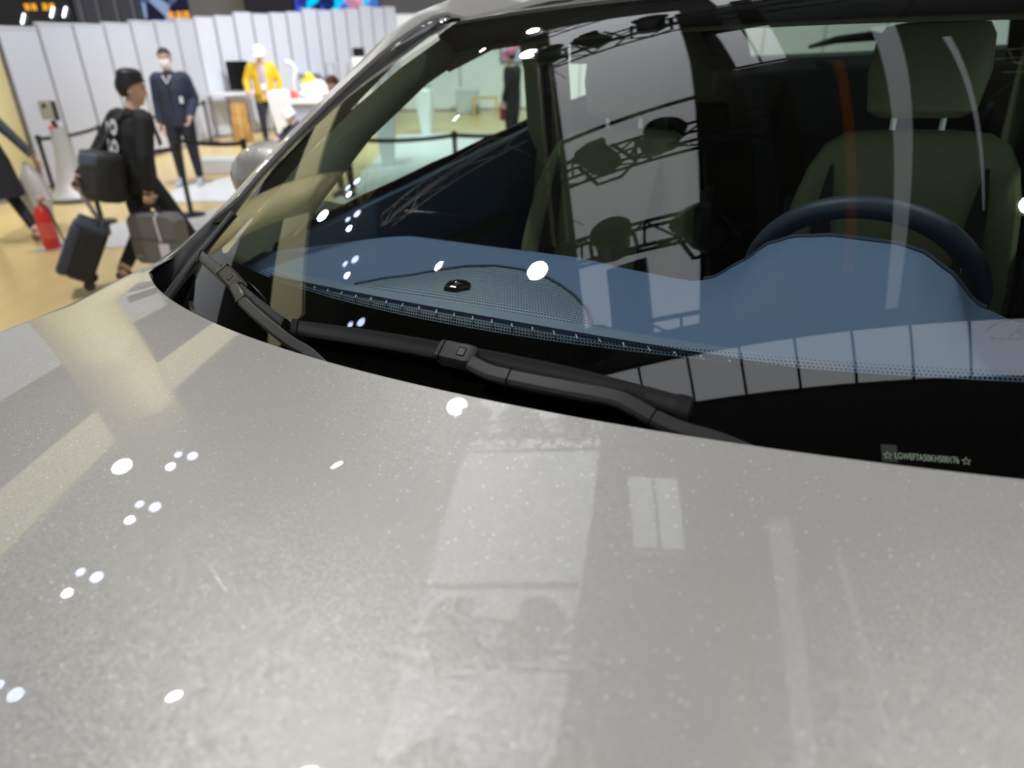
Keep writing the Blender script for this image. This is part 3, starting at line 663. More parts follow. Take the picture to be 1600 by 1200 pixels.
def wiper(blade, clip, clip_w, arm, arm_w, sgn, writing=None):
    bp = along(blade, .016, 60); w = sweep(along(arm, .026, 40), [(-arm_w, -.004), (-arm_w, .003), (-arm_w * .6, .006), (arm_w * .7, .006), (arm_w, .003), (arm_w, -.004)], None).build('wiper', SATIN, car)
    prof = [(x * sgn, y) for x, y in BL]
    sweep(bp, prof).build('blade', SATIN, w); sweep(bp, RUB).build('rubber_lip', BLACK, w)
    for e in (bp[:3], bp[-3:]): sweep(e, [(x * 1.18, y * 1.15) for x, y in prof]).build('end_cap', BLACK, w)
    cp = along(clip, .024, 12)
    sweep(cp, [(-clip_w, -.010), (-clip_w, .004), (-clip_w * .8, .009), (clip_w * .75, .009), (clip_w, .004), (clip_w, -.010)], [.86, 1, 1, 1, 1, 1, 1, 1, 1, .95, .85, .7]).build('blade_clip', SATIN, w)
    t = (cp[8] - cp[3]).normalized(); b = NW.cross(t).normalized(); n_ = t.cross(b).normalized(); c0 = cp[7] + n_ * .0092
    Mx = Matrix(((t.x, b.x, n_.x), (t.y, b.y, n_.y), (t.z, b.z, n_.z)))
    MB().box(c0, (.0085, .0085, .0006), Mx).build('release_button', mat('button_grey', (.06, .06, .058), .4), w, smooth=False)
    fr_ = MB()
    for dx, dy, sx, sy in ((.0047, 0, .0008, .0102), (-.0047, 0, .0008, .0102), (0, .0047, .0102, .0008), (0, -.0047, .0102, .0008)): fr_.box(c0 + Mx @ Vector((dx, dy, .0002)), (sx, sy, .0006), Mx)
    fr_.build('button_outline', GLOSSB, w, smooth=False)
    s0 = cp[2]; MB().box(s0 + n_ * .0035, (.0009, clip_w * 2.02, .0125), Mx).build('clip_seam', GLOSSB, w, smooth=False)
    return w, bp
wd_, bpd = wiper([(-.2968, .0409), (-.1134, .0556), (.0332, .0604), (.1593, .06), (.2616, .0554), (.3552, .0468), (.4244, .0386)],
     [(.0413, .056), (.108, .055)], .013, [(.105, .047), (.135, .041), (.1739, .0386), (.2568, .0366), (.3241, .0347), (.3516, .0293), (.384, .0191), (.4183, .0109), (.4734, .0026), (.53, -.012)], .0085, 1)
wp_, bpp = wiper([(-.8696, .0797), (-.7124, .0756), (-.5715, .066), (-.4428, .0525), (-.3206, .0367)],
     [(-.66, .078), (-.545, .064)], .012, [(-.555, .0605), (-.52, .053), (-.4893, .0455), (-.3767, .0303), (-.2722, .016), (-.2049, .0087), (-.13, -.01)], .008, 1)
# arm seams
for W_, arm in ((wd_, [(.1739, .0386), (.178, .0385)]), (wd_, [(.384, .0191), (.387, .0182)]), (wp_, [(-.4893, .0455), (-.486, .0448)])):
    a, b = W(*arm[0], .0285), W(*arm[1], .0285); t = (b - a).normalized(); bb_ = NW.cross(t).normalized(); n_ = t.cross(bb_)
    MB().box(a, (.0012, .0176, .0085), Matrix(((t.x, bb_.x, n_.x), (t.y, bb_.y, n_.y), (t.z, bb_.z, n_.z)))).build('arm_seam', GLOSSB, W_, smooth=False)
# maker's name on the blade end
t = (bpd[57] - bpd[50]).normalized(); b = NW.cross(t).normalized(); 
face_n = (NW * .9 - b * .45).normalized(); yb = face_n.cross(t).normalized()
me = text_mesh('BOSCH', .0062, mat('blade_print', (.012, .012, .012), .5), 'blade_print'); o = bpy.data.objects.new('blade_print', me); COL.objects.link(o); o.parent = wd_
p0 = bpd[53] + NW * .0098 - b * .0035
o.matrix_local = Matrix(((t.x, yb.x, face_n.x, p0.x), (t.y, yb.y, face_n.y, p0.y), (t.z, yb.z, face_n.z, p0.z), (0, 0, 0, 1)))

# ================================================================== PEOPLE
def vec(*a): return Vector(a)
class Body:
    """tapered limbs, lofts and ellipsoids that are fused into one continuous skin; every piece remembers its cloth"""
    def __init__(self): self.mb = MB(); self.tags = []
    def _mark(self, k):
        self.tags += [k] * (len(self.mb.v) - len(self.tags))
    def limb(self, a, b, ra, rb, k, n=12):
        a = Vector(a); b = Vector(b); d = (b - a); L = d.length; d.normalize()
        pts = [a - d * ra * .8] + [a + d * (L * q) for q in (0, .2, .4, .6, .8, 1)] + [b + d * rb * .8]
        rr = [ra * .5] + [ra + (rb - ra) * q for q in (0, .2, .4, .6, .8, 1)] + [rb * .5]
        self.mb.tube(pts, rr, n); self._mark(k)
    def chain(self, pts, k):      # [(p, r)]
        for (a, ra), (b, rb) in zip(pts, pts[1:]): self.limb(a, b, ra, rb, k)
    def ell(self, c, r, k, rot=None): self.mb.ell(c, r, rot, 16, 10); self._mark(k)
    def torso(self, st, xa, k, n=20):   # st: (centre, rx, ry)
        rings = []
        for i, (c, rx, ry) in enumerate(st):
            up = (Vector(st[min(i + 1, len(st) - 1)][0]) - Vector(st[max(0, i - 1)][0])).normalized(); x = (Vector(xa) - up * Vector(xa).dot(up)).normalized(); y = up.cross(x)
            rings.append([Vector(c) + x * rx * math.cos(2 * math.pi * j / n) + y * ry * math.sin(2 * math.pi * j / n) for j in range(n)])
        # densify
        fine = []
        for a, b in zip(rings, rings[1:]):
            for q in (0, .33, .66): fine.append([p.lerp(r_, q) for p, r_ in zip(a, b)])
        fine.append(rings[-1]); self.mb.loft(fine); self._mark(k)
    def hand(self, w, d, nrm, curl, k, side=1, s=1.0):
        w = Vector(w); d = Vector(d).normalized(); nrm = (Vector(nrm) - d * Vector(nrm).dot(d)).normalized(); sd = d.cross(nrm) * side
        self.mb.loft([[w + d * q * s + sd * (x * a) * s + nrm * (y * b) * s for x, y in ((-1, -.7), (-1, .7), (-.5, 1), (.5, 1), (1, .7), (1, -.7), (.5, -1), (-.5, -1))] for q, a, b in ((-.02, .024, .018), (.0, .026, .018), (.04, .038, .016), (.085, .042, .014), (.095, .038, .011))]); self._mark(k)
        for i, L in enumerate((.072, .082, .078, .060)):
            r0 = w + (d * .085 + sd * (.031 - .0205 * i)) * s; a1 = curl * .55; a2 = curl * 1.25; a3 = curl * 1.8
            p1 = r0 + (d * math.cos(a1) + nrm * math.sin(a1)) * L * .45 * s; p2 = p1 + (d * math.cos(a2) + nrm * math.sin(a2)) * L * .32 * s; p3 = p2 + (d * math.cos(a3) + nrm * math.sin(a3)) * L * .23 * s
            self.chain([(r0, .0098 * s), (p1, .009 * s), (p2, .0082 * s), (p3, .0072 * s)], k)
        t0 = w + (d * .025 + sd * .03) * s; t1 = t0 + (d * .6 + sd * .55 + nrm * .4).normalized() * .042 * s; t2 = t1 + (d * .8 + sd * .1 + nrm * .6).normalized() * .032 * s
        self.chain([(t0, .013 * s), (t1, .0105 * s), (t2, .0085 * s)], k)
    def head(self, c, f, up, k, s=1.0):
        c = Vector(c); f = Vector(f).normalized(); up = (Vector(up) - f * Vector(up).dot(f)).normalized(); x = f.cross(up)
        rot = Matrix(((x.x, f.x, up.x), (x.y, f.y, up.y), (x.z, f.z, up.z))); P = lambda a, b, z: c + rot @ Vector((a * s, b * s, z * s))
        self.ell(P(0, -.005, .03), (.077 * s, .095 * s, .09 * s), k, rot); self.ell(P(0, .018, -.035), (.062 * s, .072 * s, .085 * s), k, rot)
        self.ell(P(0, .045, -.085), (.034 * s, .036 * s, .032 * s), k, rot)
        self.limb(P(0, .092, .015), P(0, .106, -.028), .008 * s, .014 * s, k)
        self.ell(P(0, .084, -.062), (.024 * s, .012 * s, .010 * s), k, rot)
        for sx in (-1, 1):
            self.ell(P(sx * .078, -.005, -.012), (.011 * s, .02 * s, .032 * s), k, rot); self.ell(P(sx * .03, .082, .03), (.02 * s, .012 * s, .008 * s), k, rot)
        return P, rot
    def finish(self, name, mats, voxel=.011):
        me = bpy.data.meshes.new(name); me.from_pydata([tuple(p) for p in self.mb.v], [], self.mb.f)
        bm = bmesh.new(); bm.from_mesh(me); bmesh.ops.recalc_face_normals(bm, faces=bm.faces); bm.to_mesh(me); bm.free()
        o = bpy.data.objects.new(name, me); COL.objects.link(o)
        m_ = o.modifiers.new('fuse', 'REMESH'); m_.mode = 'VOXEL'; m_.voxel_size = voxel
        sm = o.modifiers.new('soft', 'SMOOTH'); sm.factor = .5; sm.iterations = 4
        dg = bpy.context.evaluated_depsgraph_get(); m2 = bpy.data.meshes.new_from_object(o.evaluated_get(dg)); bpy.data.objects.remove(o)
        keys = list(mats); kd = kdtree.KDTree(len(self.mb.v))
        for i, p in enumerate(self.mb.v): kd.insert(p, i)
        kd.balance(); m2.materials.clear()
        for k in keys: m2.materials.append(mats[k])
        for p in m2.polygons:
            p.material_index = keys.index(self.tags[kd.find(p.center)[1]]); p.use_smooth = True
        o = bpy.data.objects.new(name, m2); COL.objects.link(o); return o
def hair_cap(P, rot, parent, m, s=1.0, front=.25, drop=-.02, rx=.084, ry=.103, rz=.098, name='hair'):
    mb = MB(); n = 22; rings = []
    for i in range(10):
        a = math.pi / 2 - i / 9 * R(130); ring = []
        for k in range(n):
            th = 2 * math.pi * k / n; lim = -.15 + front * (1 if math.sin(th) > .3 else max(0, .6 * (math.sin(th) + .2) / .5))
            aa = max(a, math.asin(max(-.99, min(.99, lim)))) if math.sin(th) > -.2 else a
            jt = 1 + .05 * math.sin(k * 2.7 + i * 1.9) * (1 if i < 8 else 0)
            ring.append(P(rx * jt * math.cos(aa) * math.cos(th), -.006 + ry * jt * math.cos(aa) * math.sin(th), .03 + rz * jt * math.sin(aa)))
        rings.append(ring)
    inner = [[P(0, -.005, .03).lerp(p, .9) for p in rings[-1]]]
    return mb.loft(rings + inner, True).build(name, m, parent)
def eyes(P, parent, s=1.0):
    mb = MB()
    for sx in (-1, 1): mb.ell(P(sx * .03, .088, .012), (.012, .006, .005))
    mb.build('eyes', GLOSSB, parent)
    mb = MB()
    for sx in (-1, 1): mb.tube([P(sx * .014, .094, .032), P(sx * .03, .093, .037), P(sx * .046, .083, .032)], .004, 5)
    mb.build('eyebrows', HAIR, parent)
def face_mask(P, parent):
    mb = MB(); mb.grid(lambda x, z: P(x, .088 + .028 * (1 - (x / .06) ** 2) * (1 - ((z + .05) / .06) ** 2) - .55 * abs(x) ** 1.6 , z), lin(-.066, .066, 13), lin(-.108, .008, 10)).build('face_mask', mat('white_mask', (.85, .86, .88), .7), parent)
    for sx in (-1, 1): MB().tube([P(sx * .066, .07, -.01), P(sx * .08, .01, .0), P(sx * .082, -.012, -.005)], .002, 5).build('mask_strap', WHITE, parent)
def hard_hat(P, parent, m):
    mb = MB(); prof = [(.001, .155), (.04, .15), (.08, .13), (.105, .095), (.115, .05), (.117, .03)]
    rings = [[P(r * .95 * math.cos(a), -.003 + r * 1.12 * math.sin(a), z) for a in [2 * math.pi * k / 24 for k in range(24)]] for r, z in prof]
    rings.append([P((.125) * math.cos(a), .0 + (.14 + (.045 if math.sin(a) > .4 else 0) * math.sin(a)) * math.sin(a), .028) for a in [2 * math.pi * k / 24 for k in range(24)]])
    h = mb.loft(rings, True).build('hard_hat', m, parent)
    MB().tube([P(0, -.10, .09), P(0, -.05, .145), P(0, .03, .152), P(0, .09, .115)], .008, 6).build('hat_ridge', m, h)
    return h

NAVY = mat('navy_jacket', (.022, .03, .06), .7, noise=.15); DNAVY = mat('dark_trousers', (.016, .018, .026), .8, noise=.15)
BLKC = mat('black_cloth', (.010, .010, .012), .75, noise=.2); SHOE = mat('dark_shoe', (.02, .022, .03), .5); SOLE = mat('pale_trainer', (.45, .5, .58), .6)
YELJ = mat('yellow_jacket', (.72, .46, .015), .55, noise=.12, nscale=12); PINKS = mat('mauve_shirt', (.50, .42, .46), .8); HATW = mat('white_helmet', (.82, .84, .88), .25)

def stand(name, label, loc, rz, mats, J=None, voxel=.012, group=None, build=1.0, arms=(True, True), curl=(.7, .7), head_f=(0, 1, -.05)):
    D = dict(pel=(0, 0, .94), che=(0, .0, 1.27), nec=(0, .0, 1.46), hed=(0, .03, 1.615),
             shR=(.185, -.01, 1.40), elR=(.235, -.03, 1.13), wrR=(.245, .04, .89), shL=(-.185, -.01, 1.40), elL=(-.235, -.03, 1.13), wrL=(-.245, .04, .89),
             hiR=(.095, 0, .90), knR=(.11, .02, .49), anR=(.115, -.02, .085), hiL=(-.095, 0, .90), knL=(-.11, .02, .49), anL=(-.115, -.02, .085), toR=(.125, .16, .035), toL=(-.125, .16, .035))
    if J: D.update(J)
    D = {k: Vector(v) for k, v in D.items()}; b = Body(); w = build
    xa = D['shR'] - D['shL']
    b.torso([(D['pel'] + Vector((0, 0, -.14)), .155 * w, .115 * w), (D['pel'], .165 * w, .125 * w), (D['pel'].lerp(D['che'], .4), .158 * w, .12 * w), (D['che'], .175 * w, .125 * w), (D['che'].lerp(D['nec'], .55), .165 * w, .105 * w), (D['che'].lerp(D['nec'], .9), .10 * w, .08 * w), (D['nec'], .062, .062)], xa, 'top')
    b.limb(D['nec'] - Vector((0, 0, .03)), D['hed'] - Vector((0, .01, .06)), .056, .052, 'skin')
    P, rot = b.head(D['hed'], head_f, (0, 0, 1), 'skin')
    for s_, sd in (('R', 1), ('L', -1)):
        b.chain([(D['sh' + s_].lerp(D['nec'], .3), .062 * w), (D['sh' + s_], .068 * w), (D['el' + s_], .053 * w), (D['wr' + s_], .043 * w)], 'top')
        dd = (D['wr' + s_] - D['el' + s_]).normalized()
        b.hand(D['wr' + s_] + dd * .015, dd, (-sd * .8, .3, -.1), curl[0 if s_ == 'R' else 1], 'skin', sd)
        b.chain([(D['hi' + s_], .095 * w), (D['hi' + s_].lerp(D['kn' + s_], .5), .085 * w), (D['kn' + s_], .066 * w), (D['an' + s_], .052)], 'bot')
        b.limb(D['an' + s_] + Vector((0, -.01, .01)), D['an' + s_] + Vector((0, 0, -.035)), .038, .042, 'skin')
        b.chain([(D['an' + s_] + Vector((0, -.035, -.045)), .042), (D['an' + s_].lerp(D['to' + s_], .55) + Vector((0, 0, -.004)), .044), (D['to' + s_], .034)], 'shoe')
    o = b.finish(name, mats, voxel); o.location = loc; o.rotation_euler = (0, 0, rz); tag(o, label, 'person', group)
    return o, P, rot, D

# --- man walking to the right with the grey case (seen from behind)
A = R(-36)
pm, P, rot, D = stand('person', 'man in black jacket striding right, grey case in one hand, trolley behind', (-3.10, 5.95, 0), A,
    dict(top=BLKC, skin=SKIN, bot=mat('charcoal_joggers', (.016, .018, .024), .8), shoe=SHOE),
    dict(pel=(0, -.02, .93), che=(0, .03, 1.24), nec=(0, .07, 1.42), hed=(0.0, .115, 1.575), shR=(.20, .05, 1.36), elR=(.265, -.05, 1.08), wrR=(.225, -.07, .84), shL=(-.19, .03, 1.36), elL=(-.25, -.16, 1.12), wrL=(-.23, -.36, .95),
         hiR=(.095, -.02, .89), knR=(.10, .20, .50), anR=(.10, .40, .10), toR=(.11, .57, .05), hiL=(-.095, -.02, .89), knL=(-.10, -.02, .48), anL=(-.10, -.29, .16), toL=(-.11, -.20, .035)), .010, build=1.14, curl=(1.25, 1.25), head_f=(.75, 1, -.08))
hair_cap(P, rot, pm, HAIR, front=.40, rz=.128, ry=.112, rx=.088)
MB().loft([[P(r_ * math.cos(a), -.004 + r_ * 1.2 * math.sin(a), z) for a in [2 * math.pi * k / 20 for k in range(20)]] for r_, z in ((.078, .08), (.080, .115), (.066, .145), (.045, .158), (.015, .163))]).build('hair_top', HAIR, pm)
eyes(P, pm)
PRN = mat('white_back_print', (.72, .74, .78), .8)
mb = MB()
for (x, z, r_) in ((-.085, 1.27, .046), (.025, 1.285, .05), (-.09, 1.14, .044), (.02, 1.135, .048), (-.03, 1.05, .035)):
    mb.add([(x + q * r_ * math.cos(a), 0, z + q * r_ * 1.25 * math.sin(a)) for q in (.45, 1) for a in [2 * math.pi * k / 18 for k in range(18)]], [(k, (k + 1) % 18, 18 + (k + 1) % 18, 18 + k) for k in range(18)])
mb.v = [(x, -.172 + .17 * (z - 1.0) + 1.3 * x * x, z + .03) for x, y, z in mb.v]
mb.build('back_print', PRN, pm, smooth=False)
# backpack slung low on his back
bp = empty('backpack', (-3.10, 5.95, 0), A, 'black slouchy sling bag hanging on the back of the walking man', 'bag')
def rbox(c, s, m, name, parent, bev, rot=None): return MB().box(c, s, rot).build(name, m, parent, bevel=bev, seg=3)
rbox((-.03, -.27, .95), (.38, .24, .40), mat('bag_black', (.014, .015, .018), .6, bump=.3), 'bag_body', bp, .07, Matrix.Rotation(R(-12), 3, 'X'))
rbox((-.03, -.33, 1.08), (.30, .10, .12), mat('bag_navy', (.06, .075, .11), .55), 'flap', bp, .04, Matrix.Rotation(R(-18), 3, 'X'))
MB().tube([(-.14, -.22, 1.12), (-.02, -.12, 1.30), (.10, -.02, 1.445), (.13, .14, 1.38), (.09, .20, 1.15)], .016, 6).build('strap', mat('strap_grey', (.06, .065, .075), .6), bp)
# hard grey case in the right hand
hw = pm.matrix_world
def wl(p): return Matrix.Translation((-3.10, 5.95, 0)) @ Matrix.Rotation(A, 4, 'Z') @ Vector(p)
h = wl((.225, -.07, .74))
cs = empty('equipment_case', (h.x - .03, h.y - .02, 0), R(-14), 'grey hard case with clipped corners and a white tag', 'case')
GREYC = mat('grey_case_shell', (.15, .15, .145), .6, noise=.1)
poly = [(-.235, .28), (-.19, .235), (.19, .235), (.235, .28), (.235, .60), (.18, .655), (-.18, .655), (-.235, .60)]
MB().prism([(x + .05, z) for x, z in poly], -.08, .08).build('shell', GREYC, cs, bevel=.018, seg=3)
MB().tube([(-.045, 0, .65), (-.04, 0, .70), (.11, 0, .70), (.115, 0, .65)], .011, 8).build('handle', BLACK, cs)
MB().tube([(.115, -.05, .665), (.115, -.088, .62), (.125, -.09, .50), (.13, -.09, .44)], .009, 6).build('tag_strap', WHITE, cs)
MB().bbox((.10, -.095, .24), (.20, -.09, .42)).build('paper_tag', mat('white_tag', (.68, .68, .74), .7), cs, smooth=False)
MB().bbox((-.16, -.083, .30), (-.10, -.080, .305)).build('maker_mark', WHITE, cs, smooth=False)
MB().tube([(-.185, -.081, .45), (.285, -.081, .45)], .003, 5).build('shell_seam', BLACK, cs)
# trolley bag
h2 = wl((-.235, -.42, .90))
tb = empty('trolley_bag', (-3.74, 5.60, 0), R(-66), 'black soft trolley bag with navy flap, tilted on its wheels', 'bag')
tl = Matrix.Rotation(R(-30), 3, 'X') * 1.0
def tr(p): return tl @ (Vector(p) * .88) + Vector((0, 0, .16))
BAGB = mat('trolley_black', (.012, .013, .016), .6, bump=.3); BAGN = mat('trolley_navy', (.045, .055, .085), .6)
rbox(tr((0, .10, .30)), (.33, .20, .45), BAGB, 'bag_body', tb, .035, tl); rbox(tr((0, -.045, .30)), (.33, .10, .45), BAGN, 'front_pocket', tb, .04, tl); rbox(tr((0, .06, .565)), (.32, .25, .06), BAGN, 'lid', tb, .025, tl)
MB().tube([tr((-.09, .10, .59)), tr((-.06, .10, .64)), tr((.06, .10, .64)), tr((.09, .10, .59))], .014, 6).build('grab_handle', BLACK, tb)
hl = tb.matrix_basis.inverted() @ h2
for x in (-.055, .055): MB().tube([tr((x, .20, .54)), hl + Vector((x, 0, 0))], .009, 8).build('pull_rod', CHROME, tb)
MB().tube([hl + Vector((-.07, 0, 0)), hl + Vector((.07, 0, 0))], .014, 8).build('pull_grip', BLACK, tb)
for x in (-.055, .055): rbox(tr((x, .20, .55)), (.04, .04, .03), mat('amber_clip', (.6, .3, .03), .5), 'rod_socket', tb, .006, tl)
for x in (-.15, .15): MB().lathe([(.02, -.015), (.045, -.015), (.045, .015), (.02, .015)], tr((x, .20, .03)), 14, Matrix.Rotation(R(90), 3, 'Y')).build('wheel', BLACK, tb)

# --- man with the face mask, facing the car
pf, P, rot, D = stand('person', 'masked man in navy jacket standing in front of the partition', (-4.76, 10.62, 0), R(188), dict(top=NAVY, skin=SKIN, bot=DNAVY, shoe=SOLE),
    dict(wrR=(.25, .0, .86), elL=(-.25, -.06, 1.14), wrL=(-.19, .10, .93), anR=(.13, -.04, .085), toR=(.17, .14, .035), hed=(0, .03, 1.64), nec=(0, 0, 1.48)), .013, build=1.15, head_f=(-.1, 1, -.12))
pf.scale = (1.06, 1.06, 1.06)
hair_cap(P, rot, pf, HAIR, front=.62); eyes(P, pf); face_mask(P, pf)
MB().tube([(-.05, .135, 1.44), (0, .155, 1.34), (.05, .135, 1.44)], .012, 6).build('collar', WHITE, pf)
MB().tube([(0, .148, 1.36), (0, .155, 1.0)], .006, 5).build('jacket_zip', DARKST, pf)
MB().bbox((-.15, .135, 1.10), (-.11, .15, 1.18)).build('chest_badge', WHITE, pf, smooth=False)

# --- woman leaving at the left edge
pw_, P, rot, D = stand('person', 'woman in dark top and black skirt walking off at the left edge', (-5.40, 7.42, 0), R(62), dict(top=mat('slate_top', (.045, .05, .075), .75), skin=SKIN, bot=BLKC, shoe=mat('brown_shoe', (.16, .07, .03), .5)),
    dict(pel=(0, 0, .92), che=(0, .04, 1.20), nec=(0, .09, 1.36), hed=(0, .14, 1.50), shR=(.17, .05, 1.30), elR=(.26, -.10, 1.08), wrR=(.34, -.22, .88), shL=(-.17, .05, 1.30), hiR=(.08, 0, .88), knR=(.09, -.08, .47), anR=(.10, -.32, .13), toR=(.11, -.22, .035), knL=(-.09, .14, .47), anL=(-.10, .22, .085), toL=(-.11, .38, .035)), .013, build=.98)
MB().loft([[Vector((rx * math.cos(a), cy_ + ry * math.sin(a), z)) for a in [2 * math.pi * k / 24 for k in range(24)]] for z, rx, ry, cy_ in ((1.0, .165, .135, 0), (.85, .20, .17, -.01), (.62, .215, .22, -.02), (.50, .22, .25, -.03), (.50, .20, .23, -.03))], False).build('skirt', BLKC, pw_)
hair_cap(P, rot, pw_, HAIR, front=.4, rz=.11, ry=.12)
# thin white plastic bag she carries
h3 = Matrix.Translation((-5.40, 7.42, 0)) @ Matrix.Rotation(R(62), 4, 'Z') @ Vector((.37, -.27, .80))
pb = empty('plastic_bag', (h3.x - .22, h3.y + .1, 0), 0, 'crumpled translucent white plastic bag beside the walking woman', 'bag')
PLB = mat('thin_white_plastic', (.72, .72, .68), .35, alpha=.75)
random.seed(3)
MB().loft([[Vector((r_ * math.cos(a) * (1 + .22 * math.sin(a * 5 + z * 9)), r_ * .7 * math.sin(a) * (1 + .2 * math.cos(a * 4 + z * 7)), z)) for a in [2 * math.pi * k / 20 for k in range(20)]] for z, r_ in ((.16, .05), (.20, .11), (.40, .15), (.60, .12), (.75, .05), (.80, .02))]).build('bag_skin', PLB, pb)

# --- worker in yellow with hard hat
py_, P, rot, D = stand('person', 'worker in yellow jacket and white hard hat looking down', (-4.97, 15.3, 0), R(196), dict(top=YELJ, skin=SKIN, bot=DNAVY, shoe=SHOE),
    dict(hed=(0, .06, 1.62), elR=(.30, -.02, 1.15), wrR=(.28, .14, .98), elL=(-.28, -.02, 1.14), wrL=(-.24, .05, .90)), .016, build=1.12, head_f=(.05, 1, -.45))
py_.scale = (1.12, 1.12, 1.07)
hair_cap(P, rot, py_, HAIR, front=.6); hard_hat(P, py_, HATW); eyes(P, py_)
MB().loft([[Vector((x * w_, .118 + .035 * (1 - x * x) - .05 * abs(z - 1.2) , z)) for x in lin(-1, 1, 7)] for z, w_ in ((.86, .07), (1.0, .085), (1.2, .085), (1.36, .07), (1.44, .045))], False, False).build('shirt_front', PINKS, py_)
MB().tube([(-.05, .12, 1.44), (-.03, .165, 1.25), (0, .17, 1.10), (.03, .165, 1.25), (.05, .12, 1.44)], .006, 5).build('lanyard', mat('lanyard_blue', (.3, .3, .55), .6), py_)
MB().bbox((-.04, .165, 1.0), (.04, .172, 1.11)).build('badge_card', WHITE, py_, smooth=False)

# --- crouching worker with helmet behind the windshield pillar
pk, P, rot, D = stand('person', 'crouching worker in navy with white helmet beside the pedestal', (-3.90, 13.7, 0), R(120), dict(top=NAVY, skin=SKIN, bot=DNAVY, shoe=SHOE),
    dict(pel=(0, -.12, .26), che=(0, .02, .46), nec=(0, .10, .58), hed=(0, .16, .68), shR=(.18, .08, .54), elR=(.22, .26, .38), wrR=(.12, .42, .32), shL=(-.18, .08, .54), elL=(-.22, .26, .38), wrL=(-.12, .42, .32),
         hiR=(.10, -.10, .24), knR=(.16, .24, .44), anR=(.14, .0, .09), toR=(.15, .18, .035), hiL=(-.10, -.10, .24), knL=(-.16, .24, .44), anL=(-.14, .0, .09), toL=(-.15, .18, .035)), .016, head_f=(0, 1, -.5))
hair_cap(P, rot, pk, HAIR, front=.6); hard_hat(P, pk, HATW)
# --- person in pink cap seen through the passenger window
pp, P, rot, D = stand('person', 'person in dark coat and pink cap seen through the passenger window', (.10, 14.0, 0), R(60), dict(top=BLKC, skin=SKIN, bot=BLKC, shoe=SHOE), dict(elR=(.28, .04, 1.15), wrR=(.22, .24, 1.0)), .016, build=1.2)
hair_cap(P, rot, pp, HAIR, front=.5); MB().loft([[P(r_ * .95 * math.cos(a), r_ * 1.12 * math.sin(a), z) for a in [2 * math.pi * k / 20 for k in range(20)]] for r_, z in ((.10, .03), (.105, .07), (.09, .12), (.05, .15), (.002, .158))]).build('pink_cap', mat('pink_knit', (.62, .14, .28), .8), pp)
rdb = empty('red_shopping_bag', (-.02, 14.34, .13), R(10), 'red carrier bag hanging beside the person in the pink cap', 'bag')
MB().loft([[Vector((x * w_, y * d_, z)) for x, y in ((-1, -1), (1, -1), (1, 1), (-1, 1))] for z, w_, d_ in ((.36, .12, .05), (.5, .13, .06), (.68, .12, .04))]).build('bag_skin', mat('red_bag', (.45, .03, .05), .6), rdb, bevel=.01)
MB().tube([(-.06, 0, .67), (-.03, 0, .80), (.03, 0, .80), (.06, 0, .67)], .006, 5).build('bag_handle', DARKST, rdb)
# --- person in black standing close behind the car door
pd, P, rot, D = stand('person', 'person in black with reddish brown hair behind the windshield pillar', (-2.22, 9.6, 0), R(150), dict(top=BLKC, skin=SKIN, bot=BLKC, shoe=SHOE), None, .015)
hair_cap(P, rot, pd, mat('brown_hair', (.09, .03, .015), .5), front=.35, rz=.11, ry=.115); pd.scale = (.87, .87, .87)

# ================================================================== THINGS IN THE HALL
def stanchion(label, x, y, h=.86, belts=()):
    r_ = empty('stanchion', (x, y, 0), 0, label, 'stanchion', 'black queue posts with belts')
    MB().lathe([(.001, 0), (.165, 0), (.165, .015), (.15, .025), (.04, .035)], n=28).build('base_plate', BLKM, r_)
    MB().lathe([(.027, .02), (.027, h - .10)], n=14).build('pole', BLKM, r_)
    MB().lathe([(.033, h - .11), (.036, h - .02), (.03, h), (.001, h + .004)], n=16).build('belt_head', BLKM, r_)
    for (bx, by, bz) in belts:
        a = Vector((0, 0, h - .05)); b_ = Vector((bx - x, by - y, bz)); st = []
        for k in range(9):
            q = k / 8; p = a.lerp(b_, q) + Vector((0, 0, -.03 * 4 * q * (1 - q))); st.append([p + Vector((0, 0, -.024)), p + Vector((0, .004, -.024)), p + Vector((0, .004, .024)), p + Vector((0, 0, .024))])
        MB().loft(st).build('belt', BLKC, r_)
    return r_
BLKM = mat('black_post_metal', (.02, .02, .023), .35, .3)
stanchion('queue post nearest the cream column', -6.50, 10.05, .82, [(-6.32, 11.2, .78)])
stanchion('queue post between the kiosk and the masked man', -6.30, 11.25, .82, [(-6.45, 15.7, .80)])
stanchion('queue post right behind the walking man', -4.90, 8.29, .84, [(-4.2, 9.0, .74)])
stanchion('queue post with round base in front of the masked man', -3.94, 8.58, .88)
stanchion('queue post against the partition right of the masked man', -6.45, 15.75, .86)
stanchion('queue post half hidden by the car door mirror', -3.12, 8.52, .90, [(-4.1, 8.9, .86)])
stanchion('queue post seen through the passenger window', -.66, 8.95, .90, [(-1.75, 8.55, .86), (.5, 9.2, .85)])

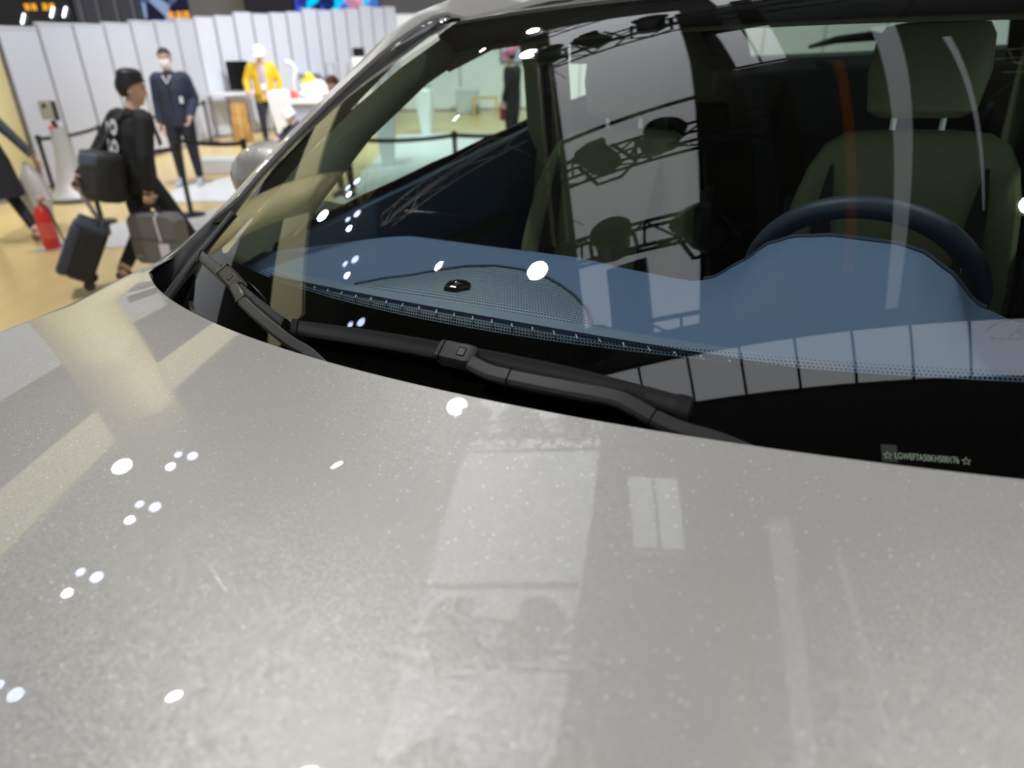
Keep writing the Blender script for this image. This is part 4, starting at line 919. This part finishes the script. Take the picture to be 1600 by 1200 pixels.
# health kiosk
k = empty('scanner_kiosk', (-6.02, 9.75, 0), R(20), 'silver flared pedestal kiosk with scanner head beside the partition', 'kiosk')
SILV = mat('silver_paint', (.46, .46, .46), .45, .3)
MB().loft([[Vector((rx * math.copysign(abs(math.cos(a)) ** .8, math.cos(a)), oy + ry * math.copysign(abs(math.sin(a)) ** .8, math.sin(a)), z)) for a in [2 * math.pi * j / 28 for j in range(28)]] for z, rx, ry, oy in ((.03, .33, .30, 0), (.06, .33, .30, 0), (.14, .25, .23, .01), (.30, .17, .16, .02), (.55, .12, .11, .03), (.80, .10, .09, .03), (.94, .09, .08, .03))]).build('pedestal', SILV, k)
MB().lathe([(.35, 0), (.35, .03)], n=28).build('foot_ring', BLACK, k)
MB().tube([(0, .03, .93), (-.03, .03, 1.03)], .03, 8).build('neck', BLACK, k)
hd = rbox((-.05, .0, 1.17), (.15, .09, .24), mat('scanner_grey', (.30, .29, .25), .5), 'scanner_head', k, .02)
rbox((.04, .02, 1.15), (.05, .10, .24), DARKST, 'side_screen', hd, .01)
MB().lathe([(.026, -.052), (.026, -.045), (.001, -.044)], (-.06, 0, 1.22), 14, Matrix.Rotation(R(-90), 3, 'X')).build('scanner_lens', GLOSSB, hd)
MB().lathe([(.035, .94), (.035, .965), (.001, .972)], (-.05, -.03, 0), 14).build('red_button', mat('red_button', (.7, .05, .03), .4), k)
# fire extinguisher
fe = empty('fire_extinguisher', (-4.80, 7.12, 0), R(-30), 'red fire extinguisher standing behind the trolley bag', 'fire extinguisher')
RED = mat('extinguisher_red', (.62, .03, .02), .3)
MB().lathe([(.001, 0), (.075, 0), (.08, .02), (.08, .36), (.065, .41), (.03, .44), (.022, .46)], n=24).build('cylinder', RED, fe)
MB().tube([(0, 0, .46), (0, 0, .50)], .02, 10).build('valve', CHROME, fe)
MB().tube([(0, 0, .49), (.05, 0, .50), (.13, 0, .53)], .012, 6).build('lever', RED, fe); MB().tube([(0, 0, .50), (-.03, 0, .53), (.11, 0, .565)], .011, 6).build('lever', mat('white_lever', (.7, .7, .72), .5), fe)
MB().tube([(.02, 0, .48), (.13, 0, .44), (.17, .02, .25), (.22, .03, .03), (.35, .02, .012)], .010, 8).build('hose', BLACK, fe)
MB().lathe([(.0815, .12), (.0815, .28)], n=24).build('label_band', mat('extinguisher_label', (.70, .10, .08), .5), fe)

# protective film on the floor
def film(label, poly, seed, amp=.03, m=FILM):
    random.seed(seed); cx = sum(p[0] for p in poly) / len(poly); cy_ = sum(p[1] for p in poly) / len(poly); n = 48; K = len(poly)
    ph = [random.uniform(0, 6.28) for _ in range(6)]; rings = []
    for q in (0.02, .15, .3, .45, .6, .75, .9, 1):
        ring = []
        for j in range(n):
            t = j / n * K; i = int(t) % K; f_ = t - int(t); x = poly[i][0] + (poly[(i + 1) % K][0] - poly[i][0]) * f_; y = poly[i][1] + (poly[(i + 1) % K][1] - poly[i][1]) * f_
            x = (x - cx) * q; y = (y - cy_) * q
            z = .006 + amp * (1 - .7 * q) * max(0, math.sin(x * 3.1 + ph[0]) * math.sin(y * 2.3 + ph[1]) + .5 * math.sin(x * 7 + y * 4 + ph[2]) * .6)
            ring.append(Vector((x, y, z)))
        rings.append(ring)
    o = MB().loft(rings, False).build('protective_film', m, None); o.location = (cx, cy_, 0); return tag(o, label, 'plastic sheet', 'protective sheets on the floor')
film('crumpled white plastic film at the feet of the masked man', [(-4.75, 9.45), (-3.2, 9.3), (-2.6, 10.4), (-3.4, 12.6), (-4.5, 13.6), (-4.35, 11.6), (-4.9, 10.4)], 4, .05)
film('pale flat sheet lying under the queue posts', [(-5.0, 7.0), (-3.1, 7.25), (-2.4, 8.3), (-3.2, 9.1), (-4.6, 8.6)], 5, .008, mat('pale_sheet', (.62, .62, .64), .5))
film('broad white film covering the booth floor behind the car', [(-2.3, 8.3), (2.2, 9.0), (2.2, 16.6), (-2.5, 16.6), (-2.4, 13.0)], 6, .03)
film('heap of clear wrapping near the window queue post', [(-1.6, 9.6), (-.2, 9.9), (-.1, 11.4), (-1.5, 11.6)], 8, .35)
bx = rbox((-4.72, 11.75, .12), (.62, .36, .24), mat('foam_white', (.74, .77, .82), .6), 'foam_box', None, .02); tag(bx, 'low white foam box lying behind the masked man', 'box')
o_ = rbox((0, 0, .124), (.58, .32, .01), WHITE, 'lid', bx, .004); o_.location = (-4.72, 11.75, .12)

# work corner: table, monitor, cartons, pedestals, counter
t_ = empty('work_table', (-6.05, 16.75, 0), R(58), 'white topped work table at the partition beside the worker', 'table')
rbox((0, 0, .93), (1.15, .60, .04), WHITE, 'tabletop', t_, .008)
for sx in (-.53, .53):
    for sy in (-.26, .26): MB().tube([(sx, sy, 0), (sx, sy, .91)], .02, 8).build('leg', ALU, t_)
mo = empty('monitor', (-6.02, 16.9, .951), R(15), 'black monitor standing on the white work table', 'monitor')
rbox((0, 0, .33), (.46, .04, .60), GLOSSB, 'screen', mo, .008); MB().tube([(0, .02, 0), (0, .02, .1)], .025, 8).build('stand_neck', DARKST, mo); rbox((0, .01, .006), (.22, .16, .012), DARKST, 'stand_foot', mo, .004)
for i, (x, y, z, w_, h_, lab) in enumerate(((-5.88, 16.15, 0, .36, .32, 'lowest carton of the stack under the work table'), (-5.88, 16.15, .325, .32, .20, 'middle carton of the stack under the work table'), (-5.87, 16.15, .53, .30, .22, 'topmost carton of the stack under the work table'))):
    o_ = rbox((x, y, z + h_ / 2), (w_, .34, h_), CARD, 'carton', None, .006, Matrix.Rotation(R(12), 3, 'Z')); tag(o_, lab, 'box', 'cartons under the work table')
    tp = rbox((x, y, z + h_ / 2), (.05, .345, h_ * 1.004), mat('packing_tape', (.60, .40, .16), .35), 'tape', o_, .001, Matrix.Rotation(R(12), 3, 'Z'))
cup = MB().lathe([(.03, 0), (.04, .11), (.036, .11), (.028, .01)], n=16).build('paper_cup', WHITE); cup.location = (-5.72, 16.55, .951); tag(cup, 'white paper cup on the edge of the work table', 'cup')
def pedestal(label, x, y, rz, h_=1.1, w_=.30):
    p_ = empty('display_pedestal', (x, y, 0), rz, label, 'pedestal', 'white tapered display pedestals')
    MB().loft([[Vector((a * ww, b_ * dd + oy, z)) for a, b_ in ((-1, -1), (1, -1), (1, 1), (-1, 1))] for z, ww, dd, oy in ((0, .10, .12, .05), (.30, .13, .14, .03), (.75, w_ / 2, .16, 0), (h_ - .06, w_ / 2, .17, -.02), (h_, w_ / 2 * .8, .14, -.01))]).build('body', WHITE, p_, bevel=.03, seg=3)
    MB().bbox((-.06, -.03, .02), (.06, .26, .05)).build('foot', ALU, p_, smooth=False)
    MB().loft([[Vector((a, b_ + .18, z)) for a, b_ in ((-.11, 0), (.11, 0), (.11, .02), (-.11, .02))] for z in (.35, 1.0)]).build('dark_back', DARKST, p_)
    return p_
pedestal('white tapered pedestal right of the yellow jacket worker', -4.43, 14.45, R(10), 1.1, .40)
pedestal('white tapered pedestal seen through the passenger window', -1.85, 16.6, R(-15), .98, .36)
pedestal('short white pedestal seen through the passenger window corner', -2.05, 12.2, R(10), .9, .36)
ct = empty('counter', (-3.95, 15.75, 0), R(6), 'long white counter behind the white pedestal', 'counter')
rbox((0, 0, .82), (1.7, .62, .10), WHITE, 'worktop', ct, .02); rbox((0, .03, .40), (1.55, .5, .74), mat('counter_blue_grey', (.35, .38, .50), .5), 'front', ct, .01); rbox((0, .05, .02), (1.5, .46, .05), DARKST, 'plinth', ct, .004)
random.seed(11)
def lump(label, x, y, z, r_, m, cat='bag', sx=1.0, sz=.8, seed=1):
    random.seed(seed); a1, a2, a3 = [random.uniform(0, 6) for _ in range(3)]
    mb = MB().ell((0, 0, 0), (1, 1, 1), None, 22, 14)
    mb.v = [Vector((px, py, pz)) * (1 + .12 * math.sin(px * 6 + a1) + .12 * math.sin(py * 7 + a2) + .1 * math.sin(pz * 8 + px * 4 + a3)) for px, py, pz in mb.v]
    mb.v = [(p.x * r_ * sx, p.y * r_, max(p.z, -.8) * r_ * sz) for p in mb.v]; zmin = min(p[2] for p in mb.v)
    o = mb.build('plastic_bag', m); o.location = (x, y, z - zmin); return tag(o, label, cat, 'bags on the counter')
lump('big white plastic bag on the counter behind the pedestal', -4.05, 15.72, .87, .22, mat('bag_white', (.82, .84, .84), .3), sx=1.3, seed=2)
lump('small red plastic bag on the left end of the counter', -4.48, 15.62, .87, .10, mat('bag_red', (.75, .12, .10), .4), seed=3)
lump('small yellow plastic bag lying between the white bags', -4.2, 15.98, .87, .17, mat('bag_yellow', (.85, .65, .05), .4), sz=1.5, seed=4)
lump('crumpled white bag on the right end of the counter', -3.55, 15.7, .87, .15, mat('bag_white2', (.75, .8, .82), .3), sx=1.4, seed=5)
ra = empty('robot_arm_lamp', (-4.75, 16.75, 0), R(20), 'white bent arm lamp standing behind the worker', 'lamp')
MB().lathe([(.16, 0), (.16, .03), (.03, .05)], n=20).build('base', WHITE, ra); MB().tube([(0, 0, .04), (0, 0, 1.2), (.06, 0, 1.38), (-.02, 0, 1.52), (-.14, 0, 1.55)], [.04, .04, .055, .06, .06], 10).build('arm', WHITE, ra)
for i, (x, y, w_, h_) in enumerate(((-5.0, 19.2, .7, .9), (-4.25, 19.4, .6, 1.1))):
    rk = empty('wire_rack', (x, y, 0), R(40), ('low', 'tall')[i] + ' wire display rack before the corner partition', 'rack')
    for sx in (-w_ / 2, w_ / 2):
        for sy in (-.2, .2): MB().tube([(sx, sy, 0), (sx, sy, h_ + .35)], .012, 6).build('upright', ALU, rk)
    for z in (.3, .7, h_, h_ + .33): rbox((0, 0, z), (w_, .42, .015), mat('rack_panel', (.55, .58, .65), .4), 'shelf', rk, .002)
kk = empty('printer_stand', (-3.72, 19.1, 0), R(30), 'white printer stand with tilted screen by the corner partition', 'printer')
rbox((0, 0, .55), (.45, .40, 1.1), WHITE, 'cabinet', kk, .02); rbox((0, -.05, 1.35), (.42, .30, .42), WHITE, 'printer_head', kk, .04, Matrix.Rotation(R(-20), 3, 'X')); rbox((.02, .0, 1.68), (.30, .05, .22), GLOSSB, 'screen', kk, .01)
# booth furniture seen through the passenger window
bn = empty('wooden_bench', (-.62, 20.9, 0), 0, 'small pale wooden bench before the booth wall', 'bench')
WOOD = mat('pale_wood', (.62, .42, .14), .5, noise=.12, nscale=8)
rbox((0, 0, .46), (.72, .34, .05), WOOD, 'seat', bn, .006)
for sx in (-.32, .32): rbox((sx, 0, .22), (.06, .32, .44), WOOD, 'leg', bn, .006)
gb = rbox((-1.15, 21.6, .33), (.66, .5, .66), mat('grey_box', (.52, .56, .58), .6), 'storage_box', None, .03); tag(gb, 'grey storage box left of the wooden bench', 'box')
o_ = rbox((0, 0, .0), (.69, .53, .05), WHITE, 'lid', gb, .01); o_.location = (-1.15, 21.6, .67)
tv = empty('wall_screen', (.25, 22.50, 1.58), 0, 'wall screen with pale picture behind the pink cap person', 'screen')
rbox((0, 0, 0), (.85, .06, .52), DARKST, 'frame', tv, .01); MB().bbox((-.40, -.034, -.24), (.40, -.031, .24)).build('picture', emis('tv_picture', (.8, .9, 1), 1.0, screen_pattern([(.75, .85, 1), (.6, .7, .95), (.8, .3, .45), (.85, .9, 1)], 3.0)), tv, smooth=False)
sg_ = empty('wall_lettering', (-.62, 22.565, 1.745), 0, 'small dark lettering on the white booth wall', 'sign')
for i in range(8): MB().bbox((-.22 + i * .06, -.01, -.025), (-.18 + i * .06, 0, .025 if i % 3 else .01)).build('letter', DARKST, sg_, smooth=False)

# ------------------------------------------------------------------ display row far behind the partition
Y0 = 30.0
def far_box(name, label, cat, x0, x1, z0, z1, m, y=Y0, d=.3):
    r_ = empty(name, ((x0 + x1) / 2, y, 0), 0, label, cat)
    MB().bbox((x0 - (x0 + x1) / 2, 0, z0), (x1 - (x0 + x1) / 2, d, z1)).build('face', m, r_, smooth=False)
    MB().bbox((-.15, .05, 0), (.15, d - .05, z0)).build('support', DARKST, r_, smooth=False)
    return r_
random.seed(21)
ORG = emis('orange_sign_letters', (1.0, .42, .03), 1.6); TUBE = emis('white_tube', (.85, .93, 1), 6)
def glyphs(root, x0, z0, n, h_, gap, m):
    for i in range(n):
        if i == n // 2: x0 += gap
        mb = MB(); cx = x0 + i * h_ * 1.08
        for r_ in range(3): mb.box((cx, -.03, z0 + (r_ - 1) * h_ * .36), (h_ * (.55 + .4 * random.random()), .02, h_ * .13))
        for c_ in range(2): mb.box((cx + (c_ - .5) * h_ * (.3 + .3 * random.random()), -.03, z0), (h_ * .13, .02, h_ * (.6 + .35 * random.random())))
        mb.build('glyph', m, root, smooth=False)
r1 = far_box('display_booth', 'dark display booth with orange characters above the left partition', 'booth', -19.6, -16.6, 2.3, 5.2, mat('booth_dark', (.02, .02, .025), .4))
glyphs(r1, -.16, 3.33, 4, .24, .16, ORG)
for x in (-18.53, -17.35, -16.87):
    o_ = MB().tube([(x + 18.1 - .09, -.06, 2.78 if x < -18 else 2.98), (x + 18.1 + .09, -.06, 3.10 if x < -18 else 3.3)], .03, 6).build('light_tube', TUBE, r1)
r2 = far_box('glass_booth', 'grey glazed booth frame beyond the partition', 'booth', -16.5, -14.0, 2.3, 5.2, mat('booth_grey', (.10, .105, .14), .3))
for x in (-1.0, -.35, .35, 1.0): MB().tube([(x, -.05, 2.3), (x + .05, -.05, 5.2)], .04, 6).build('mullion', mat('booth_frame', (.30, .32, .42), .4), r2)
r3 = far_box('led_sign', 'blue lit booth sign with orange line above the masked man', 'sign', -13.9, -12.15, 2.75, 5.0, emis('blue_booth_screen', (.2, .25, .5), .55, screen_pattern([(.05, .06, .12), (.15, .2, .4), (.5, .65, 1), (.03, .03, .08)], 2.2)))
glyphs(r3, .18, 2.98, 3, .26, .02, ORG)
far_box('grey_fascia', 'plain grey booth fascia between two lit signs', 'fascia', -12.1, -10.0, 2.4, 5.2, mat('fascia_grey', (.26, .26, .28), .7))
far_box('dark_fascia', 'dark blue booth fascia left of the blue screen', 'fascia', -9.95, -8.15, 2.4, 5.2, mat('fascia_dark', (.05, .05, .09), .5))
far_box('led_screen', 'bright blue video screen above the corner partition', 'screen', -8.05, -6.40, 2.6, 5.0, emis('blue_video', (.1, .3, 1), 1.3, screen_pattern([(.01, .02, .10), (.03, .10, .55), (.02, .03, .2), (.0, .55, .9), (.05, .05, .35)], 2.6)))
far_box('led_screen', 'coral and cyan video screen right of the blue screen', 'screen', -6.35, -4.9, 2.6, 5.0, emis('coral_video', (.9, .4, .4), 1.2, screen_pattern([(.75, .30, .30), (.02, .5, .9), (.45, .2, .35), (.05, .15, .5)], 2.3)))
far_box('grey_fascia', 'pale grey booth fascia next to the coral screen', 'fascia', -4.8, -2.0, 2.4, 5.2, mat('fascia_pale', (.30, .30, .34), .7))
